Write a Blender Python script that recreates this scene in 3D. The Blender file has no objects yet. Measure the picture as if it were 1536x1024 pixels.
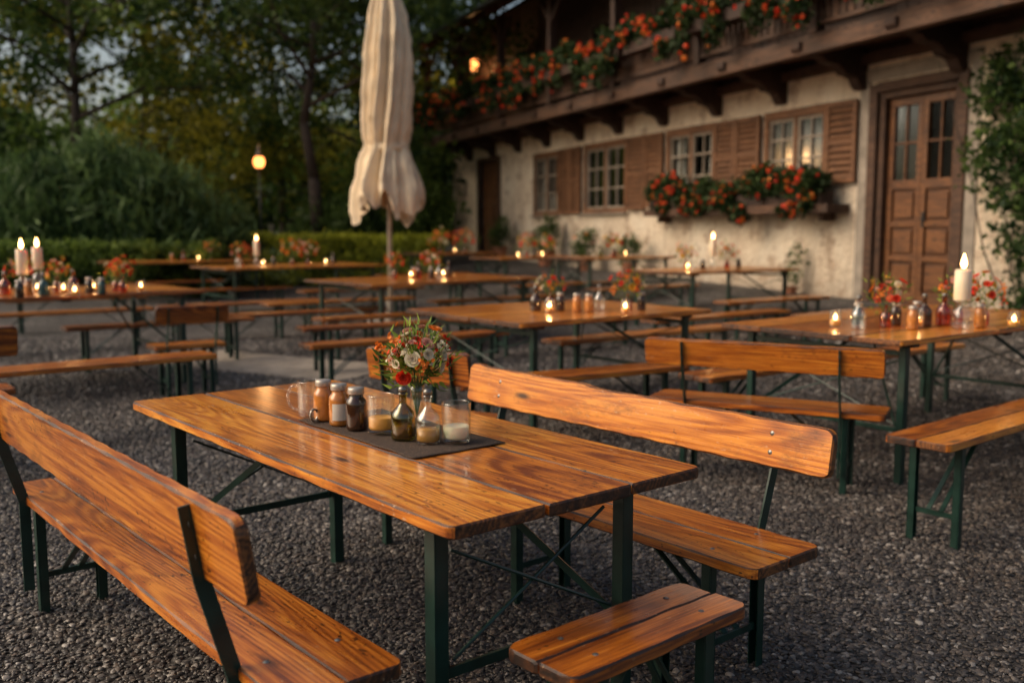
import bpy, bmesh, math, random
import numpy as np
from mathutils import Vector, Matrix, Euler, noise
random.seed(7); RNG=np.random.default_rng(7)
scene=bpy.context.scene; coll=scene.collection
R=math.radians

# ---------------------------------------------------------------- materials
def nmat(name):
    m=bpy.data.materials.new(name); m.use_nodes=True
    nt=m.node_tree; b=nt.nodes['Principled BSDF']; o=nt.nodes['Material Output']
    return m,nt,b,o
def N(nt,t,ins=None,**kw):
    n=nt.nodes.new(t)
    for k,v in kw.items(): setattr(n,k,v)
    if ins:
        for k,v in ins.items():
            if isinstance(v,bpy.types.NodeSocket): nt.links.new(v,n.inputs[k])
            else: n.inputs[k].default_value=v
    return n
def ramp(nt,fac,stops,interp='LINEAR'):
    r=nt.nodes.new('ShaderNodeValToRGB'); cr=r.color_ramp; cr.interpolation=interp
    while len(cr.elements)<len(stops): cr.elements.new(0.5)
    for e,(p,c) in zip(cr.elements,stops):
        e.position=p; e.color=(c[0],c[1],c[2],1) if len(c)==3 else c
    nt.links.new(fac,r.inputs[0]); return r.outputs[0]
def M2(nt,op,a,b=0.0,clamp=False):
    n=N(nt,'ShaderNodeMath',{0:a,1:b},operation=op); n.use_clamp=clamp; return n.outputs[0]
def MA(nt,a,b,c):
    return N(nt,'ShaderNodeMath',{0:a,1:b,2:c},operation='MULTIPLY_ADD').outputs[0]
def mixc(nt,f,a,b,bt='MIX'):
    n=nt.nodes.new('ShaderNodeMix'); n.data_type='RGBA'; n.blend_type=bt
    for i,v in ((0,f),(6,a),(7,b)):
        if isinstance(v,bpy.types.NodeSocket): nt.links.new(v,n.inputs[i])
        else: n.inputs[i].default_value=v if i==0 else (v[0],v[1],v[2],1)
    return n.outputs[2]
def simple(name,col,rough=0.6,metal=0.0,var=0.25,scale=8,bump=0.0,**kw):
    m,nt,b,o=nmat(name)
    tc=N(nt,'ShaderNodeTexCoord')
    no=N(nt,'ShaderNodeTexNoise',{'Vector':tc.outputs['Object'],'Scale':scale,'Detail':5.0})
    c=ramp(nt,no.outputs[0],[(0.3,[x*(1-var) for x in col]),(0.7,[min(1,x*(1+var)) for x in col])])
    nt.links.new(c,b.inputs['Base Color'])
    nt.links.new(MA(nt,no.outputs[0],0.25,rough-0.12),b.inputs['Roughness'])
    b.inputs['Metallic'].default_value=metal
    if bump:
        bp=N(nt,'ShaderNodeBump',{'Height':no.outputs[0],'Strength':bump,'Distance':0.01}); nt.links.new(bp.outputs[0],b.inputs['Normal'])
    for k,v in kw.items(): b.inputs[k.replace('_',' ')].default_value=v
    return m
def wood(name,cd,cm,cl,rough=0.30,coat=0.45,spec=True,grain=1.0,scuff=0.6):
    m,nt,b,o=nmat(name)
    tc=N(nt,'ShaderNodeTexCoord'); at=N(nt,'ShaderNodeAttribute',attribute_name='tone'); oi=N(nt,'ShaderNodeObjectInfo')
    t7=M2(nt,'MULTIPLY',at.outputs['Fac'],17.3); r13=M2(nt,'MULTIPLY',oi.outputs['Random'],13.7)
    ox=M2(nt,'ADD',t7,r13)
    off=N(nt,'ShaderNodeCombineXYZ',{0:ox,1:t7,2:r13})
    v=N(nt,'ShaderNodeVectorMath',{0:tc.outputs['Object'],1:off.outputs[0]},operation='ADD').outputs[0]
    def mp(s): return N(nt,'ShaderNodeMapping',{'Vector':v,'Scale':s}).outputs[0]
    n1=N(nt,'ShaderNodeTexNoise',{'Vector':mp((1.1,20,20)),'Scale':1.3,'Detail':9.0,'Roughness':0.7,'Distortion':0.2}).outputs[0]
    n2=N(nt,'ShaderNodeTexNoise',{'Vector':mp((0.38,3.6,3.6)),'Scale':1.0,'Detail':1.0,'Distortion':0.2}).outputs[0]
    ring=MA(nt,M2(nt,'SINE',M2(nt,'MULTIPLY',n2,190.0)),0.5,0.5)
    n3=N(nt,'ShaderNodeTexNoise',{'Vector':mp((6,190,190)),'Scale':1.0,'Detail':3.0}).outputs[0]
    lo=N(nt,'ShaderNodeTexNoise',{'Vector':mp((1.2,2.6,2.6)),'Scale':1.0,'Detail':4.0}).outputs[0]
    s=M2(nt,'ADD',M2(nt,'MULTIPLY',n1,0.5),M2(nt,'MULTIPLY',ring,0.11*grain)); s=M2(nt,'ADD',s,M2(nt,'MULTIPLY',n3,0.34)); s=M2(nt,'ADD',s,M2(nt,'MULTIPLY',lo,0.26))
    s=M2(nt,'ADD',s,M2(nt,'MULTIPLY',M2(nt,'SUBTRACT',at.outputs['Fac'],1.1),0.14))
    c=ramp(nt,s,[(0.39,cd),(0.53,cm),(0.67,cl)])
    st=N(nt,'ShaderNodeTexNoise',{'Vector':mp((2.2,6,6)),'Scale':1.0,'Detail':9.0,'Roughness':0.78}).outputs[0]
    c=mixc(nt,ramp(nt,st,[(0.54,(0,0,0)),(0.70,(0.75,0.75,0.75))]),c,[x*0.35 for x in cd])
    vo=N(nt,'ShaderNodeTexVoronoi',{'Vector':mp((2.1,7,7)),'Scale':1.0}).outputs['Distance']
    c=mixc(nt,ramp(nt,vo,[(0.05,(0.95,0.95,0.95)),(0.13,(0,0,0))]),c,[x*0.18 for x in cd])
    if spec:
        sc=N(nt,'ShaderNodeTexNoise',{'Vector':mp((38,75,75)),'Scale':1.0,'Detail':2.0}).outputs[0]
        sm=N(nt,'ShaderNodeTexNoise',{'Vector':mp((1.8,4,4)),'Scale':1.0,'Detail':3.0}).outputs[0]
        f=M2(nt,'MULTIPLY',ramp(nt,sc,[(0.66,(0,0,0)),(0.71,(1,1,1))]),ramp(nt,sm,[(0.46,(0,0,0)),(0.60,(scuff,scuff,scuff))]))
        c=mixc(nt,f,c,(0.62,0.40,0.23))
        f2=M2(nt,'MULTIPLY',ramp(nt,sc,[(0.31,(1,1,1)),(0.36,(0,0,0))]),ramp(nt,sm,[(0.44,(0.85,0.85,0.85)),(0.54,(0,0,0))]))
        c=mixc(nt,f2,c,[x*0.25 for x in cd])
    nt.links.new(c,b.inputs['Base Color'])
    nt.links.new(MA(nt,st,0.6,rough-0.26),b.inputs['Roughness'])
    b.inputs['Coat Weight'].default_value=coat; b.inputs['Coat Roughness'].default_value=0.15
    h=M2(nt,'ADD',M2(nt,'MULTIPLY',n3,0.7),M2(nt,'MULTIPLY',n1,1.0))
    bp=N(nt,'ShaderNodeBump',{'Height':h,'Strength':0.5,'Distance':0.002}); nt.links.new(bp.outputs[0],b.inputs['Normal'])
    return m
WOOD_T=wood('varnished_pine',(0.20,0.045,0.006),(0.60,0.180,0.015),(0.92,0.39,0.046),coat=0.65,scuff=.8)
WOOD_B=wood('varnished_bench_pine',(0.14,0.028,0.004),(0.45,0.118,0.010),(0.74,0.265,0.030),coat=0.6,scuff=0.4)
WOOD_E=wood('worn_pine_edge',(0.016,0.006,0.003),(0.065,0.021,0.006),(0.22,0.075,0.017),rough=0.5,coat=0.05)
WOOD_H=wood('house_timber',(0.026,0.012,0.007),(0.062,0.028,0.014),(0.12,0.055,0.028),rough=0.65,coat=0.0,spec=False)
WOOD_S=wood('shutter_timber',(0.06,0.024,0.009),(0.145,0.060,0.023),(0.23,0.105,0.044),rough=0.65,coat=0.0,spec=False)
WOOD_P=wood('pale_sash_timber',(0.16,0.12,0.09),(0.27,0.22,0.17),(0.37,0.31,0.25),rough=0.6,coat=0.0,spec=False)
WOOD_D=wood('door_timber',(0.045,0.015,0.005),(0.135,0.050,0.015),(0.22,0.088,0.026),rough=0.45,coat=0.15,spec=False)
WOOD_DK=wood('balcony_timber',(0.014,0.007,0.005),(0.035,0.016,0.010),(0.07,0.031,0.018),rough=0.7,coat=0.0,spec=False)
GREEN=simple('green_enamel',(0.007,0.030,0.022),0.34,0.0,0.35,14,0.1)
STEEL=simple('worn_steel',(0.25,0.24,0.22),0.4,0.9)
LID=simple('grey_metal_lid',(0.46,0.41,0.36),0.4,0.6)
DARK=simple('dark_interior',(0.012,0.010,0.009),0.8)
IRON=simple('black_iron',(0.02,0.02,0.02),0.5,0.4)
CURT=simple('white_curtain',(0.7,0.68,0.62),0.9)
CLOTH=simple('cream_canvas',(0.77,0.62,0.43),0.85,0.0,0.12,5,0.6)
POLE=simple('pale_wooden_pole',(0.50,0.41,0.31),0.5)
PAPER=simple('paper_label',(0.6,0.55,0.47),0.8)
WAX=simple('candle_wax',(0.85,0.72,0.52),0.45,0,0.08,20,0.0,Subsurface_Weight=0.3)
WAXO=simple('amber_wax',(0.85,0.38,0.06),0.4)
STONE=simple('worn_stone',(0.26,0.22,0.18),0.85,0,0.3,5,0.5)
TERRA=simple('terracotta',(0.26,0.10,0.05),0.8,0,0.2,8,0.2)
STEM=simple('stem_green',(0.06,0.11,0.02),0.6)
TILE=simple('roof_tiles',(0.07,0.04,0.03),0.8,0,0.4,3,0.6)
def petal(name,c):
    m,nt,b,o=nmat(name)
    at=N(nt,'ShaderNodeAttribute',attribute_name='tone')
    cc=ramp(nt,at.outputs['Fac'],[(0.0,[x*0.6 for x in c]),(1.0,[min(1,x*1.3) for x in c])])
    nt.links.new(cc,b.inputs['Base Color']); b.inputs['Roughness'].default_value=0.6
    t=N(nt,'ShaderNodeBsdfTranslucent',{'Color':cc}); mx=N(nt,'ShaderNodeMixShader',{0:0.3,1:b.outputs[0],2:t.outputs[0]})
    nt.links.new(mx.outputs[0],o.inputs[0]); return m
P_RED=petal('red_petals',(0.75,0.05,0.015)); P_OR=petal('orange_petals',(0.85,0.24,0.03)); P_GER=petal('geranium_petals',(0.85,0.10,0.02))
P_PINK=petal('pink_petals',(0.84,0.42,0.33)); P_CR=petal('cream_petals',(0.86,0.72,0.54)); P_YE=petal('yellow_petals',(0.75,0.45,0.05))
def leafmat(name,cd,cl,tr=0.3):
    m,nt,b,o=nmat(name)
    at=N(nt,'ShaderNodeAttribute',attribute_name='tone')
    cc=ramp(nt,at.outputs['Fac'],[(0.0,cd),(1.0,cl)])
    nt.links.new(cc,b.inputs['Base Color']); b.inputs['Roughness'].default_value=0.6; b.inputs['Specular IOR Level'].default_value=0.25
    t=N(nt,'ShaderNodeBsdfTranslucent',{'Color':cc}); mx=N(nt,'ShaderNodeMixShader',{0:tr,1:b.outputs[0],2:t.outputs[0]})
    nt.links.new(mx.outputs[0],o.inputs[0]); return m
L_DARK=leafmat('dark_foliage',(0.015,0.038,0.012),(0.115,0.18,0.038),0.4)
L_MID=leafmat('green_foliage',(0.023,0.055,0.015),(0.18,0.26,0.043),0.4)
L_YEL=leafmat('backlight_tint_foliage',(0.05,0.070,0.014),(0.58,0.50,0.055),0.5)  # yellow glow of backlit leaves is put into the leaf colour
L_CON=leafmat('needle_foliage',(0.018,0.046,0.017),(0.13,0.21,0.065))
L_HED=leafmat('hedge_foliage',(0.05,0.08,0.012),(0.52,0.54,0.05),0.4)  # yellow light on the hedge top is put into the leaf colour
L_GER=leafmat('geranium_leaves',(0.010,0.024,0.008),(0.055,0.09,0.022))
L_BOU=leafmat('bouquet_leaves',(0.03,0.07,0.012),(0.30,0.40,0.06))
BARK=simple('bark',(0.045,0.032,0.024),0.9,0,0.4,6,0.8)
def glass(name,col):
    m,nt,b,o=nmat(name)
    no=N(nt,'ShaderNodeTexNoise',{'Scale':30.0}); bp=N(nt,'ShaderNodeBump',{'Height':no.outputs[0],'Strength':0.06})
    g=N(nt,'ShaderNodeBsdfGlossy',{'Color':(1,1,1,1),'Roughness':0.10,'Normal':bp.outputs[0]}); t=N(nt,'ShaderNodeBsdfTransparent',{'Color':(*col,1)})
    lw=N(nt,'ShaderNodeLayerWeight',{'Blend':0.5}).outputs['Facing']
    f=MA(nt,M2(nt,'POWER',lw,2.5),0.38,0.09); mx=N(nt,'ShaderNodeMixShader',{0:f,1:t.outputs[0],2:g.outputs[0]}); nt.links.new(mx.outputs[0],o.inputs[0]); return m
G_CLR=glass('clear_glass',(0.96,0.97,0.96)); G_AMB=glass('amber_glass',(0.82,0.42,0.12)); G_BRN=simple('brown_glass',(0.035,0.014,0.006),0.15,0,0.2,8,0,Coat_Weight=0.6)
G_GRN=glass('green_glass',(0.60,0.58,0.20)); G_TEAL=simple('teal_glass',(0.02,0.06,0.06),0.2,0,0.2,8,0,Coat_Weight=0.5)
JARO=simple('spice_filled_jar',(0.44,0.16,0.03),0.2,0,0.35,30,0,Coat_Weight=0.6)
OIL=simple('amber_oil',(0.50,0.24,0.04),0.15)
def winglass():
    m,nt,b,o=nmat('window_glass')
    g=N(nt,'ShaderNodeBsdfGlossy',{'Color':(0.35,0.38,0.42,1),'Roughness':0.12}); t=N(nt,'ShaderNodeBsdfTransparent',{'Color':(0.8,0.82,0.82,1)})
    fr=N(nt,'ShaderNodeFresnel',{'IOR':1.4}); no=N(nt,'ShaderNodeTexNoise',{'Scale':2.5}); bp=N(nt,'ShaderNodeBump',{'Height':no.outputs[0],'Strength':0.12}); nt.links.new(bp.outputs[0],g.inputs['Normal'])
    mx=N(nt,'ShaderNodeMixShader',{0:fr.outputs[0],1:t.outputs[0],2:g.outputs[0]}); nt.links.new(mx.outputs[0],o.inputs[0]); return m
WG=winglass()
def emis(name,c,s):
    m,nt,b,o=nmat(name); e=N(nt,'ShaderNodeEmission',{'Color':(*c,1),'Strength':s}); nt.links.new(e.outputs[0],o.inputs[0]); return m
FLAME=emis('candle_flame',(1,0.52,0.17),26); BULB=emis('warm_bulb',(1,0.30,0.07),5.0)
def stucco():
    m,nt,b,o=nmat('old_plaster')
    tc=N(nt,'ShaderNodeTexCoord').outputs['Object']
    n1=N(nt,'ShaderNodeTexNoise',{'Vector':tc,'Scale':0.9,'Detail':8.0,'Roughness':0.65}).outputs[0]
    n2=N(nt,'ShaderNodeTexNoise',{'Vector':tc,'Scale':2.2,'Detail':11.0,'Roughness':0.76}).outputs[0]
    n3=N(nt,'ShaderNodeTexNoise',{'Vector':N(nt,'ShaderNodeMapping',{'Vector':tc,'Scale':(3,3,0.5)}).outputs[0],'Scale':1.5,'Detail':6.0}).outputs[0]
    c=ramp(nt,n1,[(0.3,(0.60,0.47,0.35)),(0.5,(0.78,0.65,0.50)),(0.68,(0.86,0.76,0.62))])
    c=mixc(nt,ramp(nt,n2,[(0.51,(0,0,0)),(0.58,(0.75,0.75,0.75))]),c,(0.44,0.31,0.215))
    c=mixc(nt,ramp(nt,n2,[(0.60,(0,0,0)),(0.66,(0.8,0.8,0.8))]),c,(0.25,0.175,0.125))
    c=mixc(nt,ramp(nt,n3,[(0.56,(0,0,0)),(0.72,(0.5,0.5,0.5))]),c,(0.34,0.25,0.185))
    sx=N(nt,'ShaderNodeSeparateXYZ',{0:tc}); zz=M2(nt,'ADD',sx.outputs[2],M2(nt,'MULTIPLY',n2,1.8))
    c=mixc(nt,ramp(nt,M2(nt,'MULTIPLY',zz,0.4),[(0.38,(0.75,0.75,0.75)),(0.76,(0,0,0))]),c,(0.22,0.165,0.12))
    nt.links.new(c,b.inputs['Base Color']); b.inputs['Roughness'].default_value=0.95
    n4=N(nt,'ShaderNodeTexNoise',{'Vector':tc,'Scale':12.0,'Detail':6.0}).outputs[0]
    bp=N(nt,'ShaderNodeBump',{'Height':M2(nt,'ADD',n2,n4),'Strength':1.0,'Distance':0.09}); nt.links.new(bp.outputs[0],b.inputs['Normal'])
    return m
STUC=stucco()
def gravelmat():
    m,nt,b,o=nmat('gravel_ground')
    tc=N(nt,'ShaderNodeTexCoord').outputs['Object']
    v=N(nt,'ShaderNodeTexVoronoi',{'Vector':tc,'Scale':34.0}); 
    w=N(nt,'ShaderNodeSeparateColor',{0:v.outputs['Color']}).outputs[0]
    c=ramp(nt,w,[(0.0,(0.03,0.026,0.024)),(0.5,(0.082,0.071,0.065)),(0.8,(0.155,0.135,0.122)),(1.0,(0.43,0.385,0.35))])
    n=N(nt,'ShaderNodeTexNoise',{'Vector':tc,'Scale':0.8,'Detail':10.0,'Roughness':0.7}).outputs[0]
    c=mixc(nt,ramp(nt,n,[(0.42,(0,0,0)),(0.60,(0.85,0.85,0.85))]),c,(0.032,0.026,0.023))
    n5=N(nt,'ShaderNodeTexNoise',{'Vector':tc,'Scale':9.0,'Detail':4.0,'Roughness':0.8}).outputs[0]
    c=mixc(nt,ramp(nt,n5,[(0.56,(0,0,0)),(0.66,(0.6,0.6,0.6))]),c,(0.20,0.175,0.155))
    c=mixc(nt,ramp(nt,v.outputs['Distance'],[(0.4,(0,0,0)),(0.8,(0.9,0.9,0.9))]),c,(0.015,0.012,0.011))
    nt.links.new(c,b.inputs['Base Color']); b.inputs['Roughness'].default_value=0.75
    inv=M2(nt,'SUBTRACT',1.0,v.outputs['Distance'])
    bp=N(nt,'ShaderNodeBump',{'Height':inv,'Strength':1.0,'Distance':0.03}); nt.links.new(bp.outputs[0],b.inputs['Normal'])
    return m
GRAV=gravelmat()
def pebmat():
    m,nt,b,o=nmat('pebbles')
    oi=N(nt,'ShaderNodeObjectInfo')
    c=ramp(nt,oi.outputs['Random'],[(0.0,(0.020,0.018,0.017)),(0.3,(0.058,0.051,0.048)),(0.6,(0.098,0.085,0.078)),(0.78,(0.15,0.115,0.09)),(0.92,(0.21,0.185,0.165)),(1.0,(0.46,0.42,0.38))])
    pn=N(nt,'ShaderNodeTexNoise',{'Vector':oi.outputs['Location'],'Scale':1.1,'Detail':5.0,'Roughness':0.65}).outputs[0]
    c=mixc(nt,1.0,c,ramp(nt,pn,[(0.36,(0.52,0.48,0.45)),(0.62,(1.0,1.0,1.0))]),'MULTIPLY')
    tc=N(nt,'ShaderNodeTexCoord').outputs['Object']
    n=N(nt,'ShaderNodeTexNoise',{'Vector':tc,'Scale':2.0,'Detail':4.0}).outputs[0]
    c=mixc(nt,0.5,c,ramp(nt,n,[(0.3,(0.4,0.4,0.4)),(0.7,(1,1,1))]),'MULTIPLY')
    nt.links.new(c,b.inputs['Base Color']); b.inputs['Roughness'].default_value=0.42
    return m
PEB=pebmat()
LAWN=simple('lawn_grass',(0.05,0.09,0.02),0.9,0,0.5,3,0.5)
RUNNER=simple('woven_runner',(0.070,0.043,0.029),0.95,0,0.7,200,1.0)

# ---------------------------------------------------------------- mesh builder
class MB:
    def __init__(s): s.v=[];s.f=[];s.m=[];s.t=[];s.M=Matrix.Identity(4);s.tone=0.5
    def add(s,vs,fs,mi=0,tone=None):
        k=len(s.v); t=s.tone if tone is None else tone
        for p in vs: s.v.append(s.M@Vector(p)); s.t.append(t)
        for n_,f in enumerate(fs): s.f.append([i+k for i in f]); s.m.append(mi if isinstance(mi,int) else mi[n_])
    def box(s,x0,x1,y0,y1,z0,z1,mi=0,tone=None):
        s.add([(x0,y0,z0),(x1,y0,z0),(x1,y1,z0),(x0,y1,z0),(x0,y0,z1),(x1,y0,z1),(x1,y1,z1),(x0,y1,z1)],
              [(0,3,2,1),(4,5,6,7),(0,1,5,4),(1,2,6,5),(2,3,7,6),(3,0,4,7)],mi,tone)
    def bar(s,p,q,w,h=None,mi=0):
        h=h or w; p=Vector(p);q=Vector(q); d=(q-p).normalized()
        up=Vector((0,0,1)) if abs(d.z)<0.95 else Vector((1,0,0))
        a=d.cross(up).normalized(); b=a.cross(d).normalized()
        vs=[]
        for c in (p,q):
            for i,j in ((-1,-1),(1,-1),(1,1),(-1,1)): vs.append(c+a*(i*w/2)+b*(j*h/2))
        s.add(vs,[(0,1,2,3),(7,6,5,4),(0,4,5,1),(1,5,6,2),(2,6,7,3),(3,7,4,0)],mi)
    def cyl(s,p,q,r0,r1,n=10,mi=0):
        p=Vector(p);q=Vector(q); d=(q-p).normalized(); up=Vector((0,0,1)) if abs(d.z)<0.95 else Vector((1,0,0))
        a=d.cross(up).normalized(); b=a.cross(d)
        vs=[c+a*(math.cos(2*math.pi*i/n)*r)+b*(math.sin(2*math.pi*i/n)*r) for c,r in ((p,r0),(q,r1)) for i in range(n)]
        s.add(vs,[(i,(i+1)%n,n+(i+1)%n,n+i) for i in range(n)]+[tuple(range(n))[::-1],tuple(range(n,2*n))],mi)
    def lathe(s,prof,n=24,mi=0,c=(0,0,0),a0=0,a1=2*math.pi):
        full=abs(a1-a0-2*math.pi)<1e-6; k=n if full else n+1
        vs=[(c[0]+r*math.cos(a0+(a1-a0)*i/n),c[1]+r*math.sin(a0+(a1-a0)*i/n),c[2]+z) for r,z in prof for i in range(k)]
        fs=[]
        for j in range(len(prof)-1):
            for i in range(n):
                i2=(i+1)%k if full else i+1
                fs.append((j*k+i,j*k+i2,(j+1)*k+i2,(j+1)*k+i))
        s.add(vs,fs,mi)
    def plank(s,x0,x1,y0,y1,z0,z1,b=0.004,tone=0.5,r0=0,r1=0,seg=22,wob=0.0008,topf=None,edge=1):
        ts=[0,b]
        rm=max(r0,r1)
        if rm>0: ts+= [rm*(1-math.cos(a)) for a in (0.5,0.8,1.1,1.35,1.57) if rm*(1-math.cos(a))>b*1.2]
        xs=[x0+t for t in ts]+[x0+rm+b+(x1-x0-2*(rm+b))*i/seg for i in range(1,seg)]+[x1-t for t in reversed(ts)]
        ph=random.random()*50; vs=[];K=8
        for i,x in enumerate(xs):
            t=min(x-x0,x1-x); end=(i==0 or i==len(xs)-1)
            def ins(r): return (r-math.sqrt(max(0,r*r-(r-t)**2))) if t<r else 0
            w0=wob*math.sin(x*7+ph)+wob*math.sin(x*23+ph*2); w1=wob*math.sin(x*9-ph)+wob*math.sin(x*19+ph*3)
            e=b if end else 0
            a0=y0+ins(r0)+w0+e; a1=y1-ins(r1)+w1-e; zz0=z0+e; zz1=z1-e
            if topf: a1+=topf(x)
            bb=b*(0.6 if end else 1)*(1+0.35*math.sin(x*41+ph))
            for p in ((a0+bb,zz0),(a1-bb,zz0),(a1,zz0+bb),(a1,zz1-bb),(a1-bb,zz1),(a0+bb,zz1),(a0,zz1-bb),(a0,zz0+bb)): vs.append((x,p[0],p[1]))
        fs=[tuple(range(K)),tuple(range((len(xs)-1)*K,len(xs)*K))[::-1]]; ms=[edge,edge]
        for i in range(len(xs)-1):
            for j in range(K):
                fs.append((i*K+j,(i+1)*K+j,(i+1)*K+(j+1)%K,i*K+(j+1)%K)); ms.append(edge if (j in(1,3,5,7) or i==0 or i==len(xs)-2) else 0)
        s.add(vs,fs,ms,tone)
    def petals(s,c,nrm,r,n=6,layers=2,mi=0,cup=0.5):
        nrm=Vector(nrm).normalized(); up=Vector((0,0,1)) if abs(nrm.z)<0.9 else Vector((1,0,0))
        a=nrm.cross(up).normalized(); b=a.cross(nrm); c=Vector(c)
        for l in range(layers):
            rr=r*(1-0.28*l); cu=cup+0.40*l
            for i in range(n):
                th=2*math.pi*(i+0.5*l)/n+random.uniform(-.15,.15); d=a*math.cos(th)+b*math.sin(th); e=nrm.cross(d)
                w=rr*math.sin(math.pi/n)*1.35
                p0=c+nrm*(0.02*r*l); p1=c+d*rr*0.55+nrm*rr*0.3*cu; p2=c+d*rr*(1-0.3*min(cu,1))+nrm*rr*0.75*cu
                s.add([p0,p1-e*w,p1+e*w,p2-e*w*0.7,p2+e*w*0.7,p2+d*rr*0.12],[(0,1,2),(1,3,4,2),(3,5,4)],mi,random.uniform(0.15,1)*(1-0.25*l))
    def mesh(s,name,mats,smooth=False,recalc=True):
        me=bpy.data.meshes.new(name); me.from_pydata([tuple(p) for p in s.v],[],s.f)
        for m in mats: me.materials.append(m)
        me.polygons.foreach_set('material_index',s.m)
        if smooth: me.polygons.foreach_set('use_smooth',[True]*len(me.polygons))
        at=me.attributes.new('tone','FLOAT','POINT'); at.data.foreach_set('value',s.t)
        if recalc:
            bm=bmesh.new(); bm.from_mesh(me); bmesh.ops.recalc_face_normals(bm,faces=bm.faces); bm.to_mesh(me); bm.free()
        me.update(); return me
    def obj(s,name,mats,parent=None,smooth=False,bevel=0,recalc=True):
        if not isinstance(mats,(list,tuple)): mats=[mats]
        return place(name,s.mesh(name,mats,smooth,recalc),parent,bevel=bevel)
def place(name,me,parent=None,loc=(0,0,0),rz=0,bevel=0):
    o=bpy.data.objects.new(name,me); coll.objects.link(o); o.location=loc; o.rotation_euler=(0,0,rz)
    if parent: o.parent=parent
    if bevel:
        m=o.modifiers.new('bevel','BEVEL'); m.width=bevel; m.segments=2; m.limit_method='ANGLE'
    return o
def tag(o,label,cat,group=None):
    o['label']=label; o['category']=cat
    if group: o['group']=group
def empty(name,loc,rz,label,cat,group=None):
    e=bpy.data.objects.new(name,None); e.empty_display_size=0.1; coll.objects.link(e); e.location=loc; e.rotation_euler=(0,0,rz)
    tag(e,label,cat,group); return e

# ---------------------------------------------------------------- terrain
OX,OY=11.82,0.0; D=(-0.395,0.9187); NN=(-0.9187,-0.395)
def terr(x,y):
    dx=x-OX; dy=y-OY; o=dx*NN[0]+dy*NN[1]; s=dx*D[0]+dy*D[1]
    h=0.28+min(max((s-14)/20,0),1)*0.35
    t=min(max(1-o/5.0,0),1); t=t*t*(3-2*t)
    if s<6 : t*=max(0,1-(6-s)/6)
    return h*t
def grid_mesh(name,xs,ys,mat,zf):
    vs=[(x,y,zf(x,y)) for y in ys for x in xs]; nx=len(xs)
    fs=[(j*nx+i,j*nx+i+1,(j+1)*nx+i+1,(j+1)*nx+i) for j in range(len(ys)-1) for i in range(nx-1)]
    me=bpy.data.meshes.new(name); me.from_pydata(vs,[],fs); me.materials.append(mat)
    me.polygons.foreach_set('use_smooth',[True]*len(fs)); return me
xs=sorted(set([-300,-150,-80,-50,-35]+list(np.arange(-25,25.1,0.5))+[35,50,80,150,300]))
ys=sorted(set([-100,-40,-15]+list(np.arange(-5,45,0.5))+[50,60,80,120,200,400]))
g=place('ground',grid_mesh('ground',xs,ys,GRAV,terr)); g['kind']='structure'
lw=place('lawn',grid_mesh('lawn',[-120,-60,-30,-20,-10,-6,-4.5,-3],list(np.arange(24.5,60,3))+[80,120,200],LAWN,lambda x,y: terr(x,y)+0.006)); lw['kind']='structure'
mb=MB(); 
for i in range(4):
    for j in range(2): mb.box(-1.4+i*.7,-.712+i*.7,-.55+j*.56,-.0+j*.56,-.02,.016)
pa=mb.obj('path',STONE,bevel=.01); pa.location=(-2.55,10.0,0); pa.rotation_euler=(0,0,R(150)); pa['kind']='structure'
gm=bpy.data.meshes.new('gravel'); 
vs=[];fs=[]
yy=[1.3,2,3,4,5,6,7,8,9.5,11,12.5]
for i,y in enumerate(yy):
    w=0.56*y+0.7
    for j in range(13): x=-w+2*w*j/12; vs.append((x,y,terr(x,y)+0.002))
for i in range(len(yy)-1):
    for j in range(12): fs.append((i*13+j,i*13+j+1,(i+1)*13+j+1,(i+1)*13+j))
gm.from_pydata(vs,[],fs); gm.materials.append(PEB)
gv=place('gravel',gm); gv['kind']='stuff'
ng=bpy.data.node_groups.new('gravel_scatter','GeometryNodeTree')
ng.interface.new_socket('Geometry',in_out='INPUT',socket_type='NodeSocketGeometry'); ng.interface.new_socket('Geometry',in_out='OUTPUT',socket_type='NodeSocketGeometry')
gi=ng.nodes.new('NodeGroupInput'); go=ng.nodes.new('NodeGroupOutput')
dp=ng.nodes.new('GeometryNodeDistributePointsOnFaces')
pos=ng.nodes.new('GeometryNodeInputPosition'); sx=ng.nodes.new('ShaderNodeSeparateXYZ'); ng.links.new(pos.outputs[0],sx.inputs[0])
mr=ng.nodes.new('ShaderNodeMapRange'); ng.links.new(sx.outputs[1],mr.inputs[0])
for i_,v_ in ((1,3.5),(2,10.0),(3,4900.0),(4,1100.0)): mr.inputs[i_].default_value=v_
ng.links.new(mr.outputs[0],dp.inputs['Density'])
ico=ng.nodes.new('GeometryNodeMeshIcoSphere'); ico.inputs['Radius'].default_value=1.0; ico.inputs['Subdivisions'].default_value=2
nz=ng.nodes.new('ShaderNodeTexNoise'); nz.inputs['Scale'].default_value=1.0
vm=ng.nodes.new('ShaderNodeVectorMath'); vm.operation='SUBTRACT'; vm.inputs[1].default_value=(0.5,0.5,0.5); ng.links.new(nz.outputs['Color'],vm.inputs[0])
sp=ng.nodes.new('GeometryNodeSetPosition'); ng.links.new(ico.outputs[0],sp.inputs['Geometry']); ng.links.new(vm.outputs[0],sp.inputs['Offset'])
ss=ng.nodes.new('GeometryNodeSetShadeSmooth'); ng.links.new(sp.outputs[0],ss.inputs[0])
sm=ng.nodes.new('GeometryNodeSetMaterial'); sm.inputs['Material'].default_value=PEB; ng.links.new(ss.outputs[0],sm.inputs[0])
rv=ng.nodes.new('FunctionNodeRandomValue'); rv.data_type='FLOAT_VECTOR'; rv.inputs[0].default_value=(0.0054,0.0045,0.0024); rv.inputs[1].default_value=(0.0104,0.0085,0.0046)
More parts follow.
